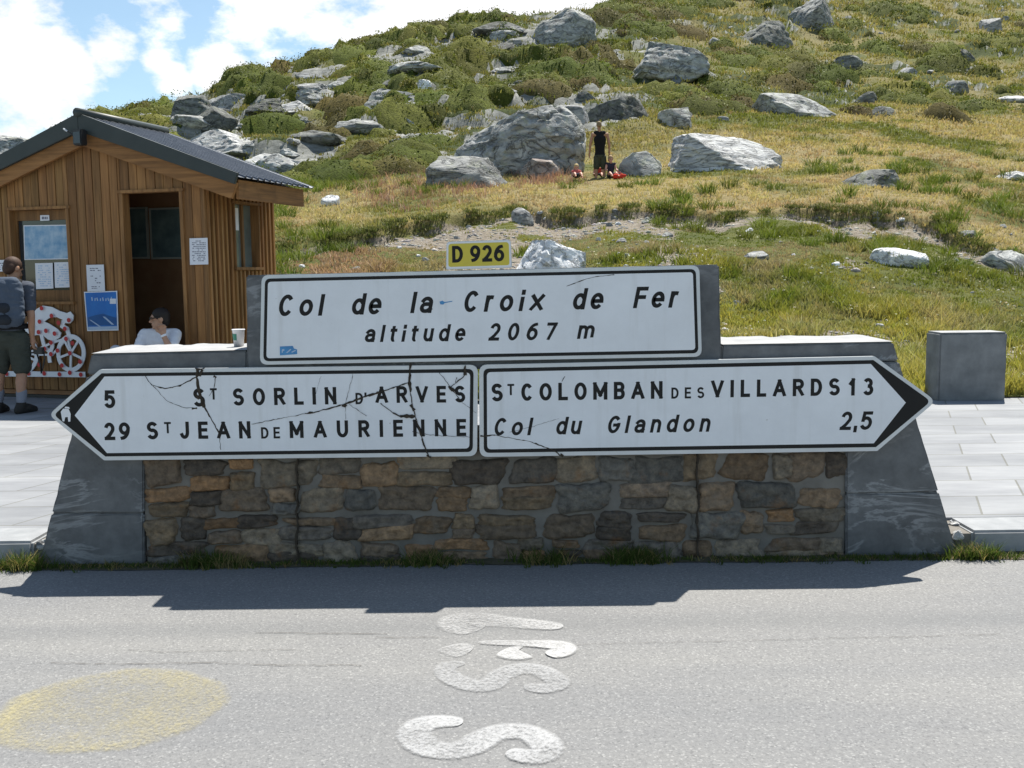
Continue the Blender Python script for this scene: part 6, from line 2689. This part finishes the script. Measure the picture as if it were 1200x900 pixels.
# tussocks scattered over meadow and bank
px, P, m = scatter(900, 11.5, 40, 300, 1300)
keep = (vnoise(P[:, 0] / 2.2, P[:, 1] / 2.8, 9) > .58) & (m['dirt'] < .6) & ~((px > 480) & (px < 940) & (P[:, 1] > 30))
px, P = sel(keep, px, P)
n = len(px)
k = P[:, 1] / 24
grass("tussocks", P, rng.uniform(.16, .34, n) * k ** .4, .20 * k ** .5, 60, .016 * k ** .7, jcol((.115, .145, .024), n, .3), "bushy bright green tussocks of grass and weeds on the bank", .8)

# pale flower heads and seed heads in the bank
px, P, m = scatter(900, 11, 22, 560, 1300)
keep = (m['bank'] > .5) & (vnoise(P[:, 0] / 1.6, P[:, 1] / 1.6, 19) > .5)
px, P = sel(keep, px, P)
n = len(px)
P[:, 2] += rng.uniform(.05, .14, n)
leafballs("flowers", P, np.full(n, .022), np.full(n, .014), 5, np.full(n, .022), jcol((.62, .60, .50), n, .15), "tiny pale flowers dotted over the bank")

# pinkish seed grass beside the big boulder
px = np.concatenate([rng.normal(640, 18, 110), rng.normal(470, 34, 150), rng.normal(540, 30, 70)])
py = np.concatenate([rng.normal(211, 3, 110), rng.normal(225, 11, 150), rng.normal(222, 4, 70)])
Ysol = []
tabY = np.exp(np.linspace(math.log(20), math.log(45), 160))
for a, b_ in zip(px, py):
    s_ = s_lookup(np.full(160, a), tabY)
    i = np.nonzero(s_ <= b_)[0]
    Ysol.append(tabY[i[0]] if len(i) else 34)
X, Z, m = terrain(px, np.array(Ysol))
P = np.stack([X, np.array(Ysol), Z], 1)
n = len(P)
grass("seed_grass", P, rng.uniform(.14, .3, n), np.full(n, .15), 9, np.full(n, .014), jcol((.33, .19, .135), n, .25), "reddish seeding grass by the boulders", .5)

# ---- weeds and moss along the foot of the wall and kerbs
xa, xb = wp(45, 660).x - .1, wp(1124, 655).x + .1
mb = MB()
nn = 150
top, bot = [], []
for i in range(nn + 1):
    x = xa - .9 + (xb - xa + 2.6) * i / nn
    top.append((x, WF + .05, .012))
    bot.append((x, WF - .045 - .075 * float(fbm(x * 2.2, .5, 4, 7)), .0035))
mb.add(top + bot, [(i, i + 1, nn + 2 + i, nn + 1 + i) for i in range(nn)])
tag(mb.build("verge", simple("dark_verge_soil", (.05, .05, .032), (.105, .095, .065), 16, .98, .1, .8, 60)), kind='structure')
X = rng.uniform(xa - .6, xb + 1.6, 1500)
dens = fbm(X * 1.7, X * 0 + .3, 4, 17)
keep = dens > rng.uniform(.30, .56, len(X))
X = X[keep]
P = np.stack([X, WF - .025 - np.abs(rng.normal(0, .032, len(X))), np.full(len(X), .018)], 1)
cx = [wp(v, 660).x for v in (30, 238, 262, 500, 640, 735, 750, 1132, 1150)]
cy_ = [110, 50, 40, 40, 45, 70, 60, 60, 40]
ext = np.concatenate([np.stack([rng.normal(c, .06, k_), WF - .04 - np.abs(rng.normal(0, .03, k_)), np.full(k_, .018)], 1) for c, k_ in zip(cx, cy_)])
hgt = np.concatenate([rng.uniform(.012, .038, len(P)), rng.uniform(.03, .10, len(ext))])
P = np.concatenate([P, ext])
n = len(P)
mixd = (rng.uniform(0, 1, (n, 1)) < .25)
col = np.where(mixd, np.array([.24, .19, .08]), np.array([.065, .095, .018]))
grass("weeds", P, hgt, np.full(n, .02), 7, np.full(n, .0045), jcol(col, n, .3), "weeds and grass along the foot of the sign wall", .7)
# weeds where the paving meets the bank
X = rng.uniform(2.6, 7.2, 420)
P = np.stack([X, 11.12 + np.abs(rng.normal(0, .12, len(X))), np.full(len(X), .11)], 1)
n = len(P)
grass("edge_grass", P, rng.uniform(.08, .24, n), np.full(n, .06), 10, np.full(n, .010), jcol((.11, .145, .024), n, .3), "green grass edging the pale paving", .6)

# loose gravel lying in the bare patches of the bank
px, P, m = scatter(16000, 11.2, 25, 300, 1300)
keep = (m['dirt'] > .45) & (rng.uniform(0, 1, len(px)) < .8) & (m['bank'] > .5)
px, P = sel(keep, px, P)
P = P[:4200]
n = len(P)
print("gravel", n)
bmi = bmesh.new()
bmesh.ops.create_icosphere(bmi, subdivisions=1, radius=1)
IV = np.array([v.co[:] for v in bmi.verts])
IF = np.array([[v.index for v in f.verts] for f in bmi.faces])
bmi.free()
sz = rng.uniform(.012, .05, n) * rng.choice([.6, 1, 1.6], n, p=[.5, .38, .12])
ang = rng.uniform(0, 6.28, n)
sc3 = np.stack([sz * rng.uniform(.9, 1.8, n), sz, sz * rng.uniform(.35, .7, n)], 1)
V = IV[None] * rng.uniform(.72, 1.15, (n, len(IV), 1)) * sc3[:, None, :]
c_, s_ = np.cos(ang)[:, None], np.sin(ang)[:, None]
V = np.stack([V[..., 0] * c_ - V[..., 1] * s_, V[..., 0] * s_ + V[..., 1] * c_, V[..., 2]], -1) + P[:, None, :]
F = (IF[None] + (np.arange(n) * len(IV))[:, None, None]).reshape(-1, 3)
gm = Mt("gravel_stone")
cg = np.repeat(jcol((.36, .345, .32), n, .4), len(IV), 0)
tag(big_mesh("gravel", V.reshape(-1, 3), F, gm.done(gm.attr(), .9, .2), cg), "small pale gravel strewn over the bare earth of the bank", None, None, 'stuff')
